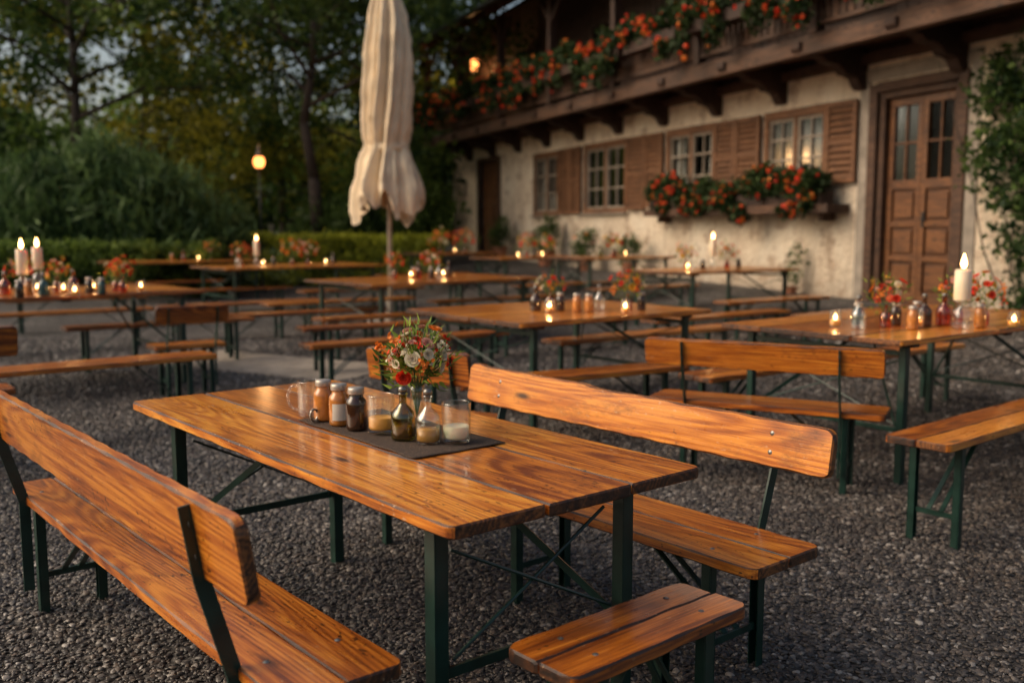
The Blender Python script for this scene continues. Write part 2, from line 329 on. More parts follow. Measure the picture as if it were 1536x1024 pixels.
rs=ng.nodes.new('FunctionNodeRandomValue'); rs.data_type='FLOAT'; rs.inputs['Seed'].default_value=5
for i_ in rs.inputs:
    if i_.name=='Min' and i_.type=='VALUE': i_.default_value=0.66
    if i_.name=='Max' and i_.type=='VALUE': i_.default_value=1.33
pw=ng.nodes.new('ShaderNodeMath'); pw.operation='POWER'; pw.inputs[1].default_value=2.2
rso=[o_ for o_ in rs.outputs if o_.type=='VALUE'][0]; ng.links.new(rso,pw.inputs[0])
mr2=ng.nodes.new('ShaderNodeMapRange'); ng.links.new(sx.outputs[1],mr2.inputs[0])
for i_,v_ in ((1,3.5),(2,10.0),(3,1.0),(4,1.8)): mr2.inputs[i_].default_value=v_
pm2=ng.nodes.new('ShaderNodeMath'); pm2.operation='MULTIPLY'; ng.links.new(pw.outputs[0],pm2.inputs[0]); ng.links.new(mr2.outputs[0],pm2.inputs[1])
vs_=ng.nodes.new('ShaderNodeVectorMath'); vs_.operation='SCALE'; ng.links.new(rv.outputs[0],vs_.inputs[0]); ng.links.new(pm2.outputs[0],vs_.inputs['Scale'])
rr=ng.nodes.new('FunctionNodeRandomValue'); rr.data_type='FLOAT_VECTOR'; rr.inputs[0].default_value=(-0.5,-0.5,0); rr.inputs[1].default_value=(0.5,0.5,6.283)
ip=ng.nodes.new('GeometryNodeInstanceOnPoints')
L=ng.links.new
L(gi.outputs[0],dp.inputs[0]); L(dp.outputs[0],ip.inputs['Points']); L(sm.outputs[0],ip.inputs['Instance']); L(rr.outputs[0],ip.inputs['Rotation']); L(vs_.outputs[0],ip.inputs['Scale']); L(ip.outputs[0],go.inputs[0])
md=gv.modifiers.new('scatter','NODES'); md.node_group=ng

# ---------------------------------------------------------------- furniture
def one(fn,name,mat,parent,bevel=0,smooth=False):
    mb=MB(); fn(mb); return mb.obj(name,mat,parent,bevel=bevel,smooth=smooth)
_b=MB(); _b.lathe([(0,0.003),(0.005,0.0022),(0.0085,0.0)],10); BOLT=_b.mesh('bolt',[STEEL],True)
def table(L,W,t,x,y,deg,label):
    e=empty('beer_table',(x,y,terr(x,y)),R(deg),label,'table','beer garden tables')
    mb=MB(); n=max(3,round(W/0.29)); pw=W/n; th=0.032
    for i in range(n):
        y0=-W/2+i*pw+0.003; y1=y0+pw-0.006
        a=random.uniform(-.008,.008); b=random.uniform(-.008,.008)
        mb.plank(-L/2+a,L/2+b,y0,y1,t-th+random.uniform(-.001,.001),t+random.uniform(-.0012,.0012),0.0046,random.random(),0.03 if i==0 else 0.006,0.03 if i==n-1 else 0.006)
    mb.obj('table_top',[WOOD_T,WOOD_E],e)
    for sx in (-1,0,1):
        xx=sx*(L/2-0.22); one(lambda m:m.box(xx-0.035,xx+0.035,-W/2+0.05,W/2-0.05,t-th-0.024,t-th-0.001,tone=0.4),'batten',WOOD_E,e,0.003)
    lx=L/2-0.2; ly=W/2-0.085; zt=t-th-0.026
    leg=MB(); leg.box(-0.021,0.021,-0.004,0.0,0,zt); leg.box(-0.021,-0.017,-0.040,-0.004,0,zt); leg.box(0.017,0.021,-0.040,-0.004,0,zt); leg.box(-0.021,0.021,-0.042,-0.0395,-0.004,zt)
    lme=leg.mesh('leg',[GREEN])
    for sx in (-1,1):
        for sy in (-1,1): place('leg',lme,e,(sx*lx,sy*ly,0),0 if sy>0 else math.pi,bevel=0.002)
        for z in (zt-0.035,0.30): one(lambda m:m.bar((sx*lx,-ly+0.045,z),(sx*lx,ly-0.045,z),0.012,0.028),'cross_bar',GREEN,e,0.0015)
        xi=sx*(lx-0.42)
        for sy in (-1,1):
            one(lambda m:m.bar((sx*(lx-.006),sy*(ly-0.06),0.31),(xi,sy*0.05,zt),0.006,0.022),'diagonal_brace',GREEN,e)
            one(lambda m:m.cyl((sx*lx,sy*(ly-0.07),0.33),(sx*(lx-0.02-0.01*sy),-sy*(ly-0.07),zt-0.08),0.005,0.005,6),'wire_brace',GREEN,e)
    return e
def bench(L,W,t,x,y,deg,label,back=False,zb=0.64,hb=0.18,mid=False,topf=None,cat='bench',bl=None):
    e=empty('garden_bench' if not back else 'backrest_bench',(x,y,terr(x,y)),R(deg),label,cat,'beer garden benches with backrests' if back else 'beer garden benches')
    mb=MB(); n=2; pw=W/n; th=0.034
    for i in range(n):
        y0=-W/2+i*pw+0.0015; y1=y0+pw-0.003
        mb.plank(-L/2+random.uniform(-.003,.003),L/2+random.uniform(-.003,.003),y0,y1,t-th,t+random.uniform(-.0008,.0008),0.0045 if L>1 else .005,random.random(),0.035 if i==0 else 0.003,0.035 if i==n-1 else 0.003)
    mb.obj('seat',[WOOD_B,WOOD_E],e)
    lx=L/2-min(0.2,L*0.2); ly=W/2-0.03; zt=t-th-0.001
    near=y<4
    if near:
        for sx in (-1,1):
            for sy in (-1,1): place('bolt',BOLT,e,(sx*lx,sy*(ly-0.03),t+0.0005))
    leg=MB(); leg.box(-0.017,0.017,-0.005,0,0,zt); leg.box(-0.017,-0.013,-0.034,-0.005,0,zt); leg.box(0.013,0.017,-0.034,-0.005,0,zt)
    lme=leg.mesh('leg',[GREEN])
    for xx in [-lx,lx]+([0] if mid else []):
        for sy in (-1,1): place('leg',lme,e,(xx,sy*ly,0),0 if sy>0 else math.pi,bevel=0.002)
        for zz,hh in ((zt-0.02,.026),(0.14,.022)): one(lambda m:m.bar((xx,-ly+0.03,zz),(xx,ly-0.03,zz),0.01,hh),'cross_bar',GREEN,e)
    q=min(0.36,L*0.25)
    for sx in (-1,1):
        one(lambda m:m.bar((sx*(lx-.005),0.03,0.15),(sx*(lx-q),0.02,zt-.004),0.022,0.006),'diagonal_brace',GREEN,e)
        one(lambda m:m.bar((sx*(lx-.005),-0.03,0.15),(sx*(lx-q)*0.97,-0.02,zt-.008),0.022,0.006),'diagonal_brace',GREEN,e)
    if back:
        yb=W/2+0.05; lean=R(9)
        b0,b1=bl if bl else (-L/2,L/2)
        mb=MB(); mb.M=Matrix.Translation((0,yb,zb))@Matrix.Rotation(R(90)-lean,4,'X')
        mb.plank(b0,b1,0,hb,-0.015,0.015,0.005,random.random(),0.025,0.03,seg=60,wob=0.0005,topf=topf)
        mb.obj('backrest',[WOOD_B,WOOD_E],e)
        for xx in (b0+.22 if L>1 else b0+.1,b1-.22 if L>1 else b1-.1):
            mb=MB()
            pts=[(W/2+0.004,0.10),(W/2+0.004,t-0.02),(yb+0.020,zb-0.005),(yb+0.022+hb*0.92*math.sin(lean),zb+hb*0.9)]
            for (a,b),(c,d) in zip(pts[:-1],pts[1:]): mb.bar((xx,a,b),(xx,c,d),0.036,0.007)
            mb.obj('backrest_support',GREEN,e)
            if near or y<6:
                for k in (0.3,0.7):
                    yy=yb+math.sin(lean)*hb*k; zz=zb+math.cos(lean)*hb*k
                    o=place('bolt',BOLT,e,(xx,yy-0.0145,zz+.003)); o.rotation_euler=(R(90)-lean,0,0)
                    o=place('bolt',BOLT,e,(xx,yy+0.025,zz-.003)); o.rotation_euler=(R(-90)-lean,0,0)
    return e
table(2.05,0.87,0.75,-0.463,3.128,130,'weathered orange pine beer table set with spice jars and flowers')
table(2.5,1.25,0.82,2.67,6.28,36.9,'varnished wide wooden beer table with a tall lit candle')
table(1.9,1.5,0.78,0.36,7.55,37,'square varnished pine table with tea lights and small bouquet')
table(2.6,1.5,0.79,-1.1,12.2,42,'long wooden beer table beside the closed cream umbrella')
table(2.4,1.5,0.85,-4.19,8.65,40,'wooden beer table crowded with candles, bottles and flowers')
table(3.0,1.5,0.78,-3.9,17.0,40,'wooden beer table with a tall white candle near the hedge')
table(3.0,1.3,0.78,-6.6,19.5,35,'wooden beer table next to the low hedge')
table(2.3,1.2,0.76,2.75,13.3,38,'wooden beer table with pillar candle near the farmhouse wall')
table(2.2,1.0,0.76,1.75,16.8,38,'wooden beer table close to the plastered house wall')
table(2.2,1.0,0.76,0.35,18.6,38,'dark wooden beer table below the farmhouse windows')
table(2.2,1.0,0.76,-1.3,22.0,38,'dark wooden beer table set with greenery near the house door')
def prof_b(x):
    return 0.010*math.exp(-((x+0.69)/0.04)**2)+0.010*(1/(1+math.exp((x-0.02)*60)))-0.001*math.sin(x*17)-.006*max(0,x-.7)
bench(2.22,0.30,0.45,-1.06,2.80,130,'long pine bench with plank backrest and green steel supports',True,zb=0.665,hb=0.185)
bench(2.2,0.34,0.44,0.113,3.60,310,'pine bench with wavy worn plank backrest and green legs',True,zb=0.635,hb=0.155,mid=True,topf=prof_b,bl=(-0.74,1.09))
bench(0.64,0.235,0.44,0.297,2.275,41,'short backless pine stool bench at the end of the table',cat='stool')
bench(1.28,0.3,0.45,1.42,5.32,152,'orange pine bench with backrest standing behind another bench',True,zb=0.65,hb=.15)
bench(0.62,0.3,0.45,-0.36,4.95,150,'short pine bench with backrest behind the flower bouquet',True,zb=0.64,hb=.17)
bench(1.4,0.3,0.45,-3.6,5.4,220,'pine bench with backrest on dark gravel',True,zb=0.66)
bench(0.6,0.3,0.45,-2.75,8.1,215,'short pine bench with backrest beside candlelit table',True,zb=0.64,hb=.14)
LB='backless varnished pine bench with dark green folding legs'
for a in [(3.1,0.3,0.47,2.40,7.06,36.9),(2.3,0.30,0.50,2.62,4.83,40),(1.8,0.3,0.46,0.4,6.35,30),(2.3,0.3,0.46,1.25,8.9,37),
          (2.0,0.32,0.50,-3.0,6.45,40),(1.9,0.28,0.46,-3.6,9.9,37),(2.0,0.28,0.46,-1.2,9.8,30),(2.2,0.28,0.46,-2.3,13.0,37),(2.2,0.28,0.46,-3.5,12.6,37),
          (1.9,0.28,0.46,3.25,12.0,35),(2.2,0.28,0.46,2.0,14.6,37),(2.2,0.28,0.46,0.9,16.1,37),(2.2,0.28,0.46,-0.2,13.5,37),(2.2,0.28,0.46,-4.6,15.6,37),(2.2,0.28,0.46,0.6,11.2,37),
          (2.2,0.28,0.46,-6.3,17.6,37),(2.0,0.28,0.46,-0.4,17.6,37),(2.2,0.28,0.46,-1.9,20.6,37),(2.0,0.28,0.46,-5.2,11.2,37),
          (2.1,0.28,0.46,-2.45,11.2,33),(2.2,0.28,0.46,2.3,10.7,37),(2.0,0.28,0.46,-0.9,8.5,35),(2.2,0.28,0.46,-2.4,15.6,37),(2.0,0.28,0.46,-6.0,13.5,37),(2.2,0.28,0.46,-1.2,10.9,37),(2.2,0.28,0.46,3.8,10.4,37)]:
    bench(*a,LB)

# ---------------------------------------------------------------- tabletop items
def cached(fn):
    c={}
    def w(*a):
        if a not in c: c[a]=fn(*a)
        return c[a]
    return w
def lathe_mesh(name,prof,mat,n=28):
    mb=MB(); mb.lathe(prof,n); return mb.mesh(name,[mat],True)
@cached
def m_jar(mi):
    return lathe_mesh('jar_body',[(0,0.002),(0.028,0),(0.033,0.004),(0.034,0.01),(0.034,0.085),(0.031,0.098),(0.024,0.106),(0.0225,0.115),(0.0225,0.122),(0,0.122)],[JARO,G_BRN,G_TEAL][mi])
@cached
def m_lid(): return lathe_mesh('lid',[(0,0.117),(0.026,0.117),(0.027,0.119),(0.027,0.134),(0.025,0.138),(0.012,0.140),(0,0.140)],LID)
@cached
def m_lab():
    mb=MB(); mb.lathe([(0.0345,0.02),(0.0347,0.021),(0.0347,0.074),(0.0345,0.075)],16,0,(0,0,0),-2.6,-0.2); return mb.mesh('label',[PAPER],True)
def jar(x,y,z,mi,label,lab=False,s=1.0,rz=0):
    e=empty('spice_jar',(x,y,z),rz,label,'jar','jars and bottles on the tables'); e.scale=(s,s,s)
    place('jar_body',m_jar(mi),e); place('lid',m_lid(),e)
    if lab: place('paper_label',m_lab(),e)
@cached
def m_bot(mi):
    return lathe_mesh('bottle_body',[(0,0.001),(0.034,0),(0.038,0.004),(0.039,0.012),(0.039,0.07),(0.036,0.086),(0.024,0.102),(0.0135,0.112),(0.012,0.118),(0.012,0.142),(0.016,0.144),(0.016,0.150),(0.0115,0.151),(0.0095,0.149),(0.0095,0.116),(0.02,0.100),(0.034,0.082),(0.0365,0.068),(0.0365,0.012),(0.03,0.006),(0,0.006)],[G_AMB,G_GRN,G_CLR,G_TEAL,G_BRN][mi])
@cached
def m_stop(): return lathe_mesh('stopper',[(0,0.14),(0.009,0.14),(0.0095,0.152),(0.014,0.154),(0.015,0.162),(0.011,0.170),(0,0.172)],STEEL,16)
@cached
def m_fill(): return lathe_mesh('filling',[(0,0.008),(0.034,0.008),(0.0355,0.014),(0.0355,0.045),(0,0.046)],OIL,20)
def bottle(x,y,z,mi,label,s=1.0,stop=True,fill=False):
    e=empty('glass_bottle',(x,y,z),random.random(),label,'bottle','jars and bottles on the tables'); e.scale=(s,s,s)
    place('bottle_body',m_bot(mi),e)
    if stop: place('stopper',m_stop(),e)
    if fill: place('filling',m_fill(),e)
@cached
def m_tum(): return lathe_mesh('tumbler',[(0,0.001),(0.038,0),(0.042,0.004),(0.0445,0.02),(0.045,0.118),(0.0455,0.121),(0.0445,0.1235),(0.0425,0.1235),(0.042,0.120),(0.0415,0.02),(0.037,0.012),(0,0.011)],G_CLR,32)
@cached
def m_wax(mi): return lathe_mesh('candle_wax',[(0,0.0125),(0.036,0.0125),(0.039,0.02),(0.0395,0.05),(0.036,0.052),(0.01,0.048),(0,0.047)],[WAXO,WAX][mi],24)
@cached
def m_flame(): return lathe_mesh('flame',[(0,0),(0.0035,0.003),(0.0062,0.010),(0.0065,0.017),(0.0045,0.028),(0.002,0.038),(0,0.046)],FLAME,12)
def light(parent,z,w,r=0.02):
    l=bpy.data.lights.new('candle_light','POINT'); l.energy=w; l.color=(1,0.5,0.18); l.shadow_soft_size=r
    o=bpy.data.objects.new('candle_light',l); coll.objects.link(o); o.parent=parent; o.location=(0,0,z); return o
def tealight(x,y,z,label,lit=True,s=1.0,w=0.5,mi=0):
    e=empty('candle_glass',(x,y,z),0,label,'candle glass','glass candle holders'); e.scale=(s,s,s)
    place('glass_cup',m_tum(),e); place('wax',m_wax(mi),e)
    if lit:
        f=place('flame',m_flame(),e,(0,0,0.052)); f.scale=(1.5,1.5,1.2)
        if w: light(f,0.02,w,0.01)
@cached
def m_pil(h):
    return lathe_mesh('pillar',[(0,0),(0.034,0),(0.036,0.004),(0.036,h*0.5),(0.0355,h-0.006),(0.032,h+0.002),(0.027,h-0.001),(0.012,h-0.008),(0,h-0.009)],WAX,28)
def pillar(x,y,z,h,label,s=1.0,w=2.0,jarbase=True):
    e=empty('pillar_candle',(x,y,z),0,label,'candle','lit pillar candles'); e.scale=(s,s,s)
    place('glass_holder',lathe_mesh('glass_holder',[(0,0.001),(0.036,0),(0.04,0.005),(0.041,0.05),(0.036,0.085),(0.02,0.10),(0.018,0.112),(0.034,0.122),(0.04,0.128),(0,0.129)],G_CLR),e); b=0.130
    place('wax',m_pil(h),e,(0,0,b)); mb=MB(); mb.cyl((0,0,b+h-0.01),(0.002,0,b+h+0.012),0.0015,0.001,6); mb.obj('wick',IRON,e)
    f=place('flame',m_flame(),e,(0,0,b+h+0.006)); f.scale=(1.9,1.9,1.5); light(f,0.02,w,0.012)
def bouquet(x,y,z,r,label,n=22,vh=0.12,group='flower bouquets on the tables',dense=1.0,fine=False):
    e=empty('flower_bouquet',(x,y,z),random.random()*6,label,'flowers',group)
    mats=[P_RED,P_OR,P_PINK,P_CR,P_YE]
    st=MB(); bl=MB(); lf=MB()
    cz=vh+r*0.85
    for i in range(n):
        th=i*2.39996; ph=math.acos(1-1.5*(i+0.5)/n); rr=r*random.uniform(0.55,1.3 if fine else 1.15)
        d=Vector((math.cos(th)*math.sin(ph),math.sin(th)*math.sin(ph),math.cos(ph)))
        p=Vector((0,0,cz))+Vector((d.x*rr*1.08,d.y*rr*1.08,d.z*rr*.95))
        p0=Vector((0,0,vh*0.25)); pm=(Vector((d.x*0.25*r,d.y*0.25*r,vh)));
        st.cyl(p0,pm,0.0015,0.0013,5); st.cyl(pm,p,0.0013,0.001,5)
        nn=(d+Vector((random.uniform(-.3,.3),random.uniform(-.3,.3),0.2))).normalized()
        k=random.choice([0,1,2,2,3,3,2,3,3,0] if fine else [0,1,2,0,3,4,1,0])
        s=r*(random.uniform(0.14,0.29) if fine else random.uniform(.15,.28))
        if random.random()<(0.62 if fine else .7): bl.petals(p,nn,s,random.choice([5,6,7,8]),4,k,random.uniform(0.25,0.7))
        else:
            for q in range(14): bl.petals(p+Vector((random.gauss(0,s*.5),random.gauss(0,s*.5),random.gauss(0,s*.6))),nn+Vector((random.gauss(0,.5),random.gauss(0,.5),0)),s*0.28,5,1,k,0.5)
    for i in range(int(n*7*dense)):
        th=random.random()*6.283; ph=math.acos(1-1.8*random.random()); d=Vector((math.cos(th)*math.sin(ph),math.sin(th)*math.sin(ph),math.cos(ph)))
        p=Vector((0,0,cz-r*0.15))+d*r*random.uniform(0.3,1.4); a=(d+Vector((0,0,0.5))+Vector((random.gauss(0,.4),random.gauss(0,.4),random.gauss(0,.3)))).normalized()
        b=a.cross(Vector((random.random(),random.random(),random.random()))).normalized(); l=r*random.uniform(0.14,0.36); w=l*0.2; c=a.cross(b)
        lf.add([p-a*l*.3,p+b*w+c*w*.3,p+a*l,p-b*w+c*w*.3,p],[(0,1,4),(1,2,4),(2,3,4),(3,0,4)],0,random.random())
    st.obj('stems',STEM,e); bl.obj('blossoms',mats,e,recalc=False); lf.obj('leaves',L_BOU,e,recalc=False)
    return e
TZ=0.7515
mb=MB(); nx,ny=40,20; vs=[];fs=[]
for i in range(nx+1):
    for j in range(ny+1):
        u=i/nx;v=j/ny; vs.append((-0.36+0.72*u+0.002*math.sin(v*20),-0.165+0.33*v+0.002*math.sin(u*31),0.0035+0.001*math.sin(u*25+v*9)))
for i in range(nx):
    for j in range(ny): fs.append((i*(ny+1)+j,(i+1)*(ny+1)+j,(i+1)*(ny+1)+j+1,i*(ny+1)+j+1))
mb.add(vs,fs)
rn=mb.obj('table_runner',RUNNER,smooth=True); rn.location=(-0.375,3.075,TZ); rn.rotation_euler=(0,0,R(129)); so=rn.modifiers.new('th','SOLIDIFY'); so.thickness=0.003
tag(rn,'dark brown woven runner lying across the pine table','table runner')
Z2=TZ+0.0055
jar(-0.640,3.24,Z2,0,'amber spice jar with grey metal lid on the runner')
jar(-0.572,3.155,Z2,0,'amber jar with pale paper label and grey lid',True,rz=0.5)
jar(-0.503,3.08,Z2,1,'dark brown glass jar with grey lid')
tealight(-0.417,3.03,Z2,'clear tumbler with amber candle wax on the runner',False)
bottle(-0.336,2.935,Z2,1,'squat green glass bottle on dark runner',0.97,fill=True)
bottle(-0.255,2.885,Z2,2,'clear glass bottle with metal stopper',0.97,fill=True)
tealight(-0.170,2.895,Z2,'clear tumbler with white candle wax inside',False,mi=1)
e=empty('glass_mug',(-0.70,3.31,Z2),R(200),'clear glass mug with handle beside spice jars','mug')
place('mug_body',m_tum(),e); mb=MB()
pts=[(0.044,0,0.11),(0.066,0,0.105),(0.076,0,0.08),(0.074,0,0.05),(0.06,0,0.03),(0.044,0,0.025)]
for a,b in zip(pts[:-1],pts[1:]): mb.cyl(a,b,0.005,0.005,8)
mb.obj('handle',G_CLR,e,smooth=True)
e=empty('metal_clip',(-0.665,3.20,TZ+0.007),R(60),'small steel clip lying on the table edge of runner','metal clip'); mb=MB()  # steel clip with an upright ring
for k in range(14):
    a=2*math.pi*k/14;b=2*math.pi*(k+1)/14; mb.cyl((0.018*math.cos(a),0.0,0.022+0.02*math.sin(a)),(0.018*math.cos(b),0.0,0.022+0.02*math.sin(b)),0.004,0.004,6)
mb.box(0.0,0.06,-0.008,0.008,0.0,0.006); mb.obj('clip',STEEL,e,smooth=False)
e=empty('flower_vase',(-0.305,3.06,Z2),0,'clear glass vase holding the mixed bouquet','vase'); 
place('vase_body',lathe_mesh('vase_body',[(0,0.001),(0.026,0),(0.03,0.006),(0.031,0.06),(0.022,0.10),(0.02,0.125),(0.026,0.15),(0.0245,0.15),(0.0185,0.125),(0.0205,0.10),(0.0285,0.06),(0.027,0.01),(0,0.008)],G_CLR),e)
bouquet(-0.305,3.06,Z2+0.01,0.096,'bouquet of red, orange, pink and cream flowers with greenery',42,0.15,dense=1.9,fine=True)
def tcluster(cx,cy,z,deg,items):
    c,s=math.cos(R(deg)),math.sin(R(deg))
    for k,u,v,a in items:
        x=cx+u*c-v*s; y=cy+u*s+v*c
        if k=='jar': jar(x,y,z,a,['amber spice jar with grey lid on wooden table','dark brown glass jar on wooden table','dark teal jar on wooden table'][a],rz=random.random())
        if k=='bot': bottle(x,y,z,a,['amber','green','clear','teal','brown'][a]+' glass bottle on a wooden table',1.15)
        if k=='tea': tealight(x,y,z,'lit tea light glowing in a clear glass',True,0.8,a*4)
        if k=='pil': pillar(x,y,z,a,'tall white pillar candle burning on a glass holder',1.3,18)
        if k=='flo':
            bottle(x,y,z,0,'amber bottle used as a flower vase',0.9,False); bouquet(x,y,z,a,'small bouquet of red and orange flowers',16,0.11)
Zt=0.822
for (x,y,k,a) in [(2.02,5.62,'bot',2),(2.22,5.72,'flo',0.11),(2.33,5.60,'jar',0),(2.40,5.70,'tea',0.5),(2.48,5.80,'bot',4),(2.33,5.85,'jar',1),(2.62,5.62,'pil',0.135),(2.78,5.72,'jar',0),(2.86,5.85,'flo',0.11),(2.62,5.85,'bot',0),(2.95,5.66,'tea',0.5),(1.93,5.75,'tea',0.3),(2.1,5.85,'jar',2),(2.75,5.95,'flo',.11),(2.5,5.95,'jar',0)]:
    tcluster(x,y,Zt,0,[(k,0,0,a)])
Zt=0.782
for (x,y,k,a) in [(0.18,7.35,'bot',4),(0.28,7.2,'tea',0.5),(0.37,7.4,'jar',1),(0.49,7.3,'jar',0),(0.58,7.28,'jar',0),(0.68,7.5,'bot',2),(0.88,7.35,'flo',0.11),(0.84,7.15,'tea',0.5),(0.3,7.6,'flo',0.09),(1.0,7.45,'jar',1)]:
    tcluster(x,y,Zt,0,[(k,0,0,a)])
Zt=0.852
for (x,y,k,a) in [(-3.62,8.0,'tea',0.6),(-3.9,8.05,'bot',3),(-4.22,8.35,'pil',0.16),(-4.55,9.3,'pil',0.16),(-3.65,8.35,'jar',1),(-3.5,8.25,'jar',2),(-3.4,8.45,'flo',0.11),(-3.52,8.6,'flo',0.10),(-3.85,8.3,'tea',0.6),(-4.1,8.35,'tea',0.6),(-4.05,8.1,'jar',0),(-3.3,8.6,'tea',0.5),(-4.35,8.6,'flo',0.11),(-4.3,8.2,'bot',0),(-4.0,8.5,'flo',.1),(-3.9,8.6,'bot',0),(-3.7,8.55,'tea',.6),(-4.0,7.85,'jar',1)]:
    tcluster(x,y,Zt,0,[(k,0,0,a)])
def ts(x,y,t): return terr(x,y)+t+0.002
for cx,cy,t,its in [(-1.1,12.2,0.79,[('tea',-.2,0,.8),('tea',.35,.1,.8),('jar',.1,0,1),('bot',0,.15,0),('flo',.25,.25,.13),('jar',-.1,.1,0),('bot',.5,.2,4),('bot',.15,-.1,2),('flo',-.35,.15,.12)]),
    (-3.9,17.0,0.78,[('pil',-.6,0,.2),('flo',.1,.1,.2),('flo',.3,-.1,.16),('tea',.7,0,1),('bot',-.9,.1,2),('jar',-.3,0,1),('bot',.9,.1,4),('tea',-.4,.2,1),('flo',-.8,.2,.15)]),
    (-6.6,19.5,0.78,[('bot',0,0,0),('tea',.3,0,1),('jar',-.2,.1,0),('flo',.6,.1,.16)]),
    (2.75,13.3,0.76,[('pil',.0,0,.18),('flo',.3,0,.14),('jar',-.2,0,1),('bot',-.35,.1,2),('tea',-.5,0,.8),('jar',.55,0,1),('flo',-.25,.25,.13)]),
    (1.75,16.8,0.76,[('flo',0,0,.16),('tea',.3,0,1),('bot',-.3,0,1),('jar',.15,.1,1)]),
    (0.35,18.6,0.76,[('tea',-.3,0,1),('tea',.3,0,1),('flo',0,.1,.2),('bot',.1,0,4),('flo',.5,.1,.18)]),
    (-1.3,22.0,0.76,[('flo',-.4,0,.25),('flo',.3,0,.25),('tea',0,0,1)])]:
    tcluster(cx,cy,ts(cx,cy,t),38,its)

# ---------------------------------------------------------------- foliage
def leaf_cloud(name,blobs,n,size,mat,parent=None,clump=0.5,per=40,aspect=0.5,updir=0.0,box=False,shell=0.55,tonebias=0.0,zlo=None):
    b=np.array(blobs,dtype=float); w=(b[:,3]*b[:,4]*b[:,5])**(2/3); w/=w.sum()
    nc=max(1,n//per); bi=RNG.choice(len(b),nc,p=w)
    if box:
        d=RNG.uniform(-1,1,(nc,3)); ax=RNG.integers(0,3,nc); sg=np.where(RNG.random(nc)<0.5,-1,1); m=RNG.random(nc)<0.75
        d[np.arange(nc)[m],ax[m]]=sg[m]*RNG.uniform(0.85,1.0,m.sum()); rel=d
    else:
        d=RNG.normal(size=(nc,3)); d/=np.linalg.norm(d,axis=1)[:,None]; rad=shell+(1-shell)*RNG.random(nc)**0.6; rad*=RNG.uniform(0.85,1.12,nc); rel=d*rad[:,None]
    cc=b[bi,:3]+rel*b[bi,3:6]
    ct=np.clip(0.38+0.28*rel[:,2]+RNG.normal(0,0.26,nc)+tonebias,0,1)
    idx=np.repeat(np.arange(nc),per); m=len(idx)
    p=cc[idx]+RNG.normal(0,1,(m,3))*clump*np.array([0.5,0.5,0.36])
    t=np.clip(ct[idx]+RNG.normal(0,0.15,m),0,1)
    if zlo is not None: p[:,2]=np.maximum(p[:,2],zlo+RNG.random(m)*0.1)
    a=RNG.normal(size=(m,3)); out=rel[idx]; a=a+updir*(np.array([0,0,1.2])+out*0.6); a/=np.linalg.norm(a,axis=1)[:,None]
    r=RNG.normal(size=(m,3)); q=np.cross(a,r); q/=np.linalg.norm(q,axis=1)[:,None]
    s=size*RNG.uniform(0.6,1.35,m)[:,None]
    V=np.empty((m,4,3)); V[:,0]=p-a*s*0.5; V[:,1]=p+q*s*aspect*0.5+a*s*0.05; V[:,2]=p+a*s*0.5; V[:,3]=p-q*s*aspect*0.5+a*s*0.05
    me=bpy.data.meshes.new(name); me.vertices.add(m*4); me.vertices.foreach_set('co',V.reshape(-1).astype(np.float32))
    me.loops.add(m*4); me.loops.foreach_set('vertex_index',np.arange(m*4,dtype=np.int32)); me.polygons.add(m)
    me.polygons.foreach_set('loop_start',np.arange(0,m*4,4,dtype=np.int32)); me.polygons.foreach_set('loop_total',np.full(m,4,dtype=np.int32))
    me.materials.append(mat); me.update(calc_edges=True)
    at=me.attributes.new('tone','FLOAT','POINT'); at.data.foreach_set('value',np.repeat(t,4).astype(np.float32))
    return place(name,me,parent)
def tree(x,y,h,cr,mat,label,n=14000,size=0.22,low=0.3,trunk=0.22,seed=0):
    rd=random.Random(seed); e=empty('tree',(x,y,terr(x,y)-0.05),0,label,'tree','trees around the garden')
    mb=MB(); p=Vector((0,0,0)); r=trunk; segs=7; pts=[p.copy()]
    for i in range(segs):
        q=p+Vector((rd.uniform(-.25,.25),rd.uniform(-.25,.25),h*0.85/segs)); mb.cyl(p,q,r,r*0.82,12); r*=0.82; p=q; pts.append(p.copy())
    blobs=[(p.x,p.y,h*0.86,cr*0.5,cr*0.5,h*0.14)]
    nb=16
    for i in range(nb):
        f=low+(0.92-low)*(i/nb); k=f/0.85*segs; k0=min(int(k),segs-1); b=pts[k0].lerp(pts[k0+1],min(k-k0,1)); a=i*2.4+rd.uniform(-.4,.4)
        ln=cr*(1.05-0.6*abs(f-0.5)**1.2-0.35*max(0,f-0.6)*2)*rd.uniform(0.75,1.1)
        m1=b+Vector((math.cos(a)*ln*0.5,math.sin(a)*ln*0.5,ln*0.22)); m2=b+Vector((math.cos(a+.15)*ln,math.sin(a+.15)*ln,ln*0.25+rd.uniform(-.2,.5)))
        rb=trunk*0.38*(1-f*0.5); mb.cyl(b,m1,rb,rb*0.6,8); mb.cyl(m1,m2,rb*0.6,rb*0.2,7)
        for q in range(3): 
            m3=m1.lerp(m2,rd.uniform(.2,.8)); mb.cyl(m3,m3+Vector((rd.uniform(-1,1),rd.uniform(-1,1),rd.uniform(.1,.9))),rb*0.3,rb*0.08,5)
        blobs.append((m1.x,m1.y,m1.z+0.2,cr*0.3,cr*0.3,cr*0.2)); blobs.append((m2.x,m2.y,m2.z+0.1,cr*0.34,cr*0.34,cr*0.2))
    mb.obj('trunk',BARK,e,smooth=True)
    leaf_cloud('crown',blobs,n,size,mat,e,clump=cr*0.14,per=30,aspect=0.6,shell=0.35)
tree(-17.5,27,13,4.6,L_DARK,'tall broadleaf tree with dense dark crown behind the garden',11500,0.24,0.12,seed=1)
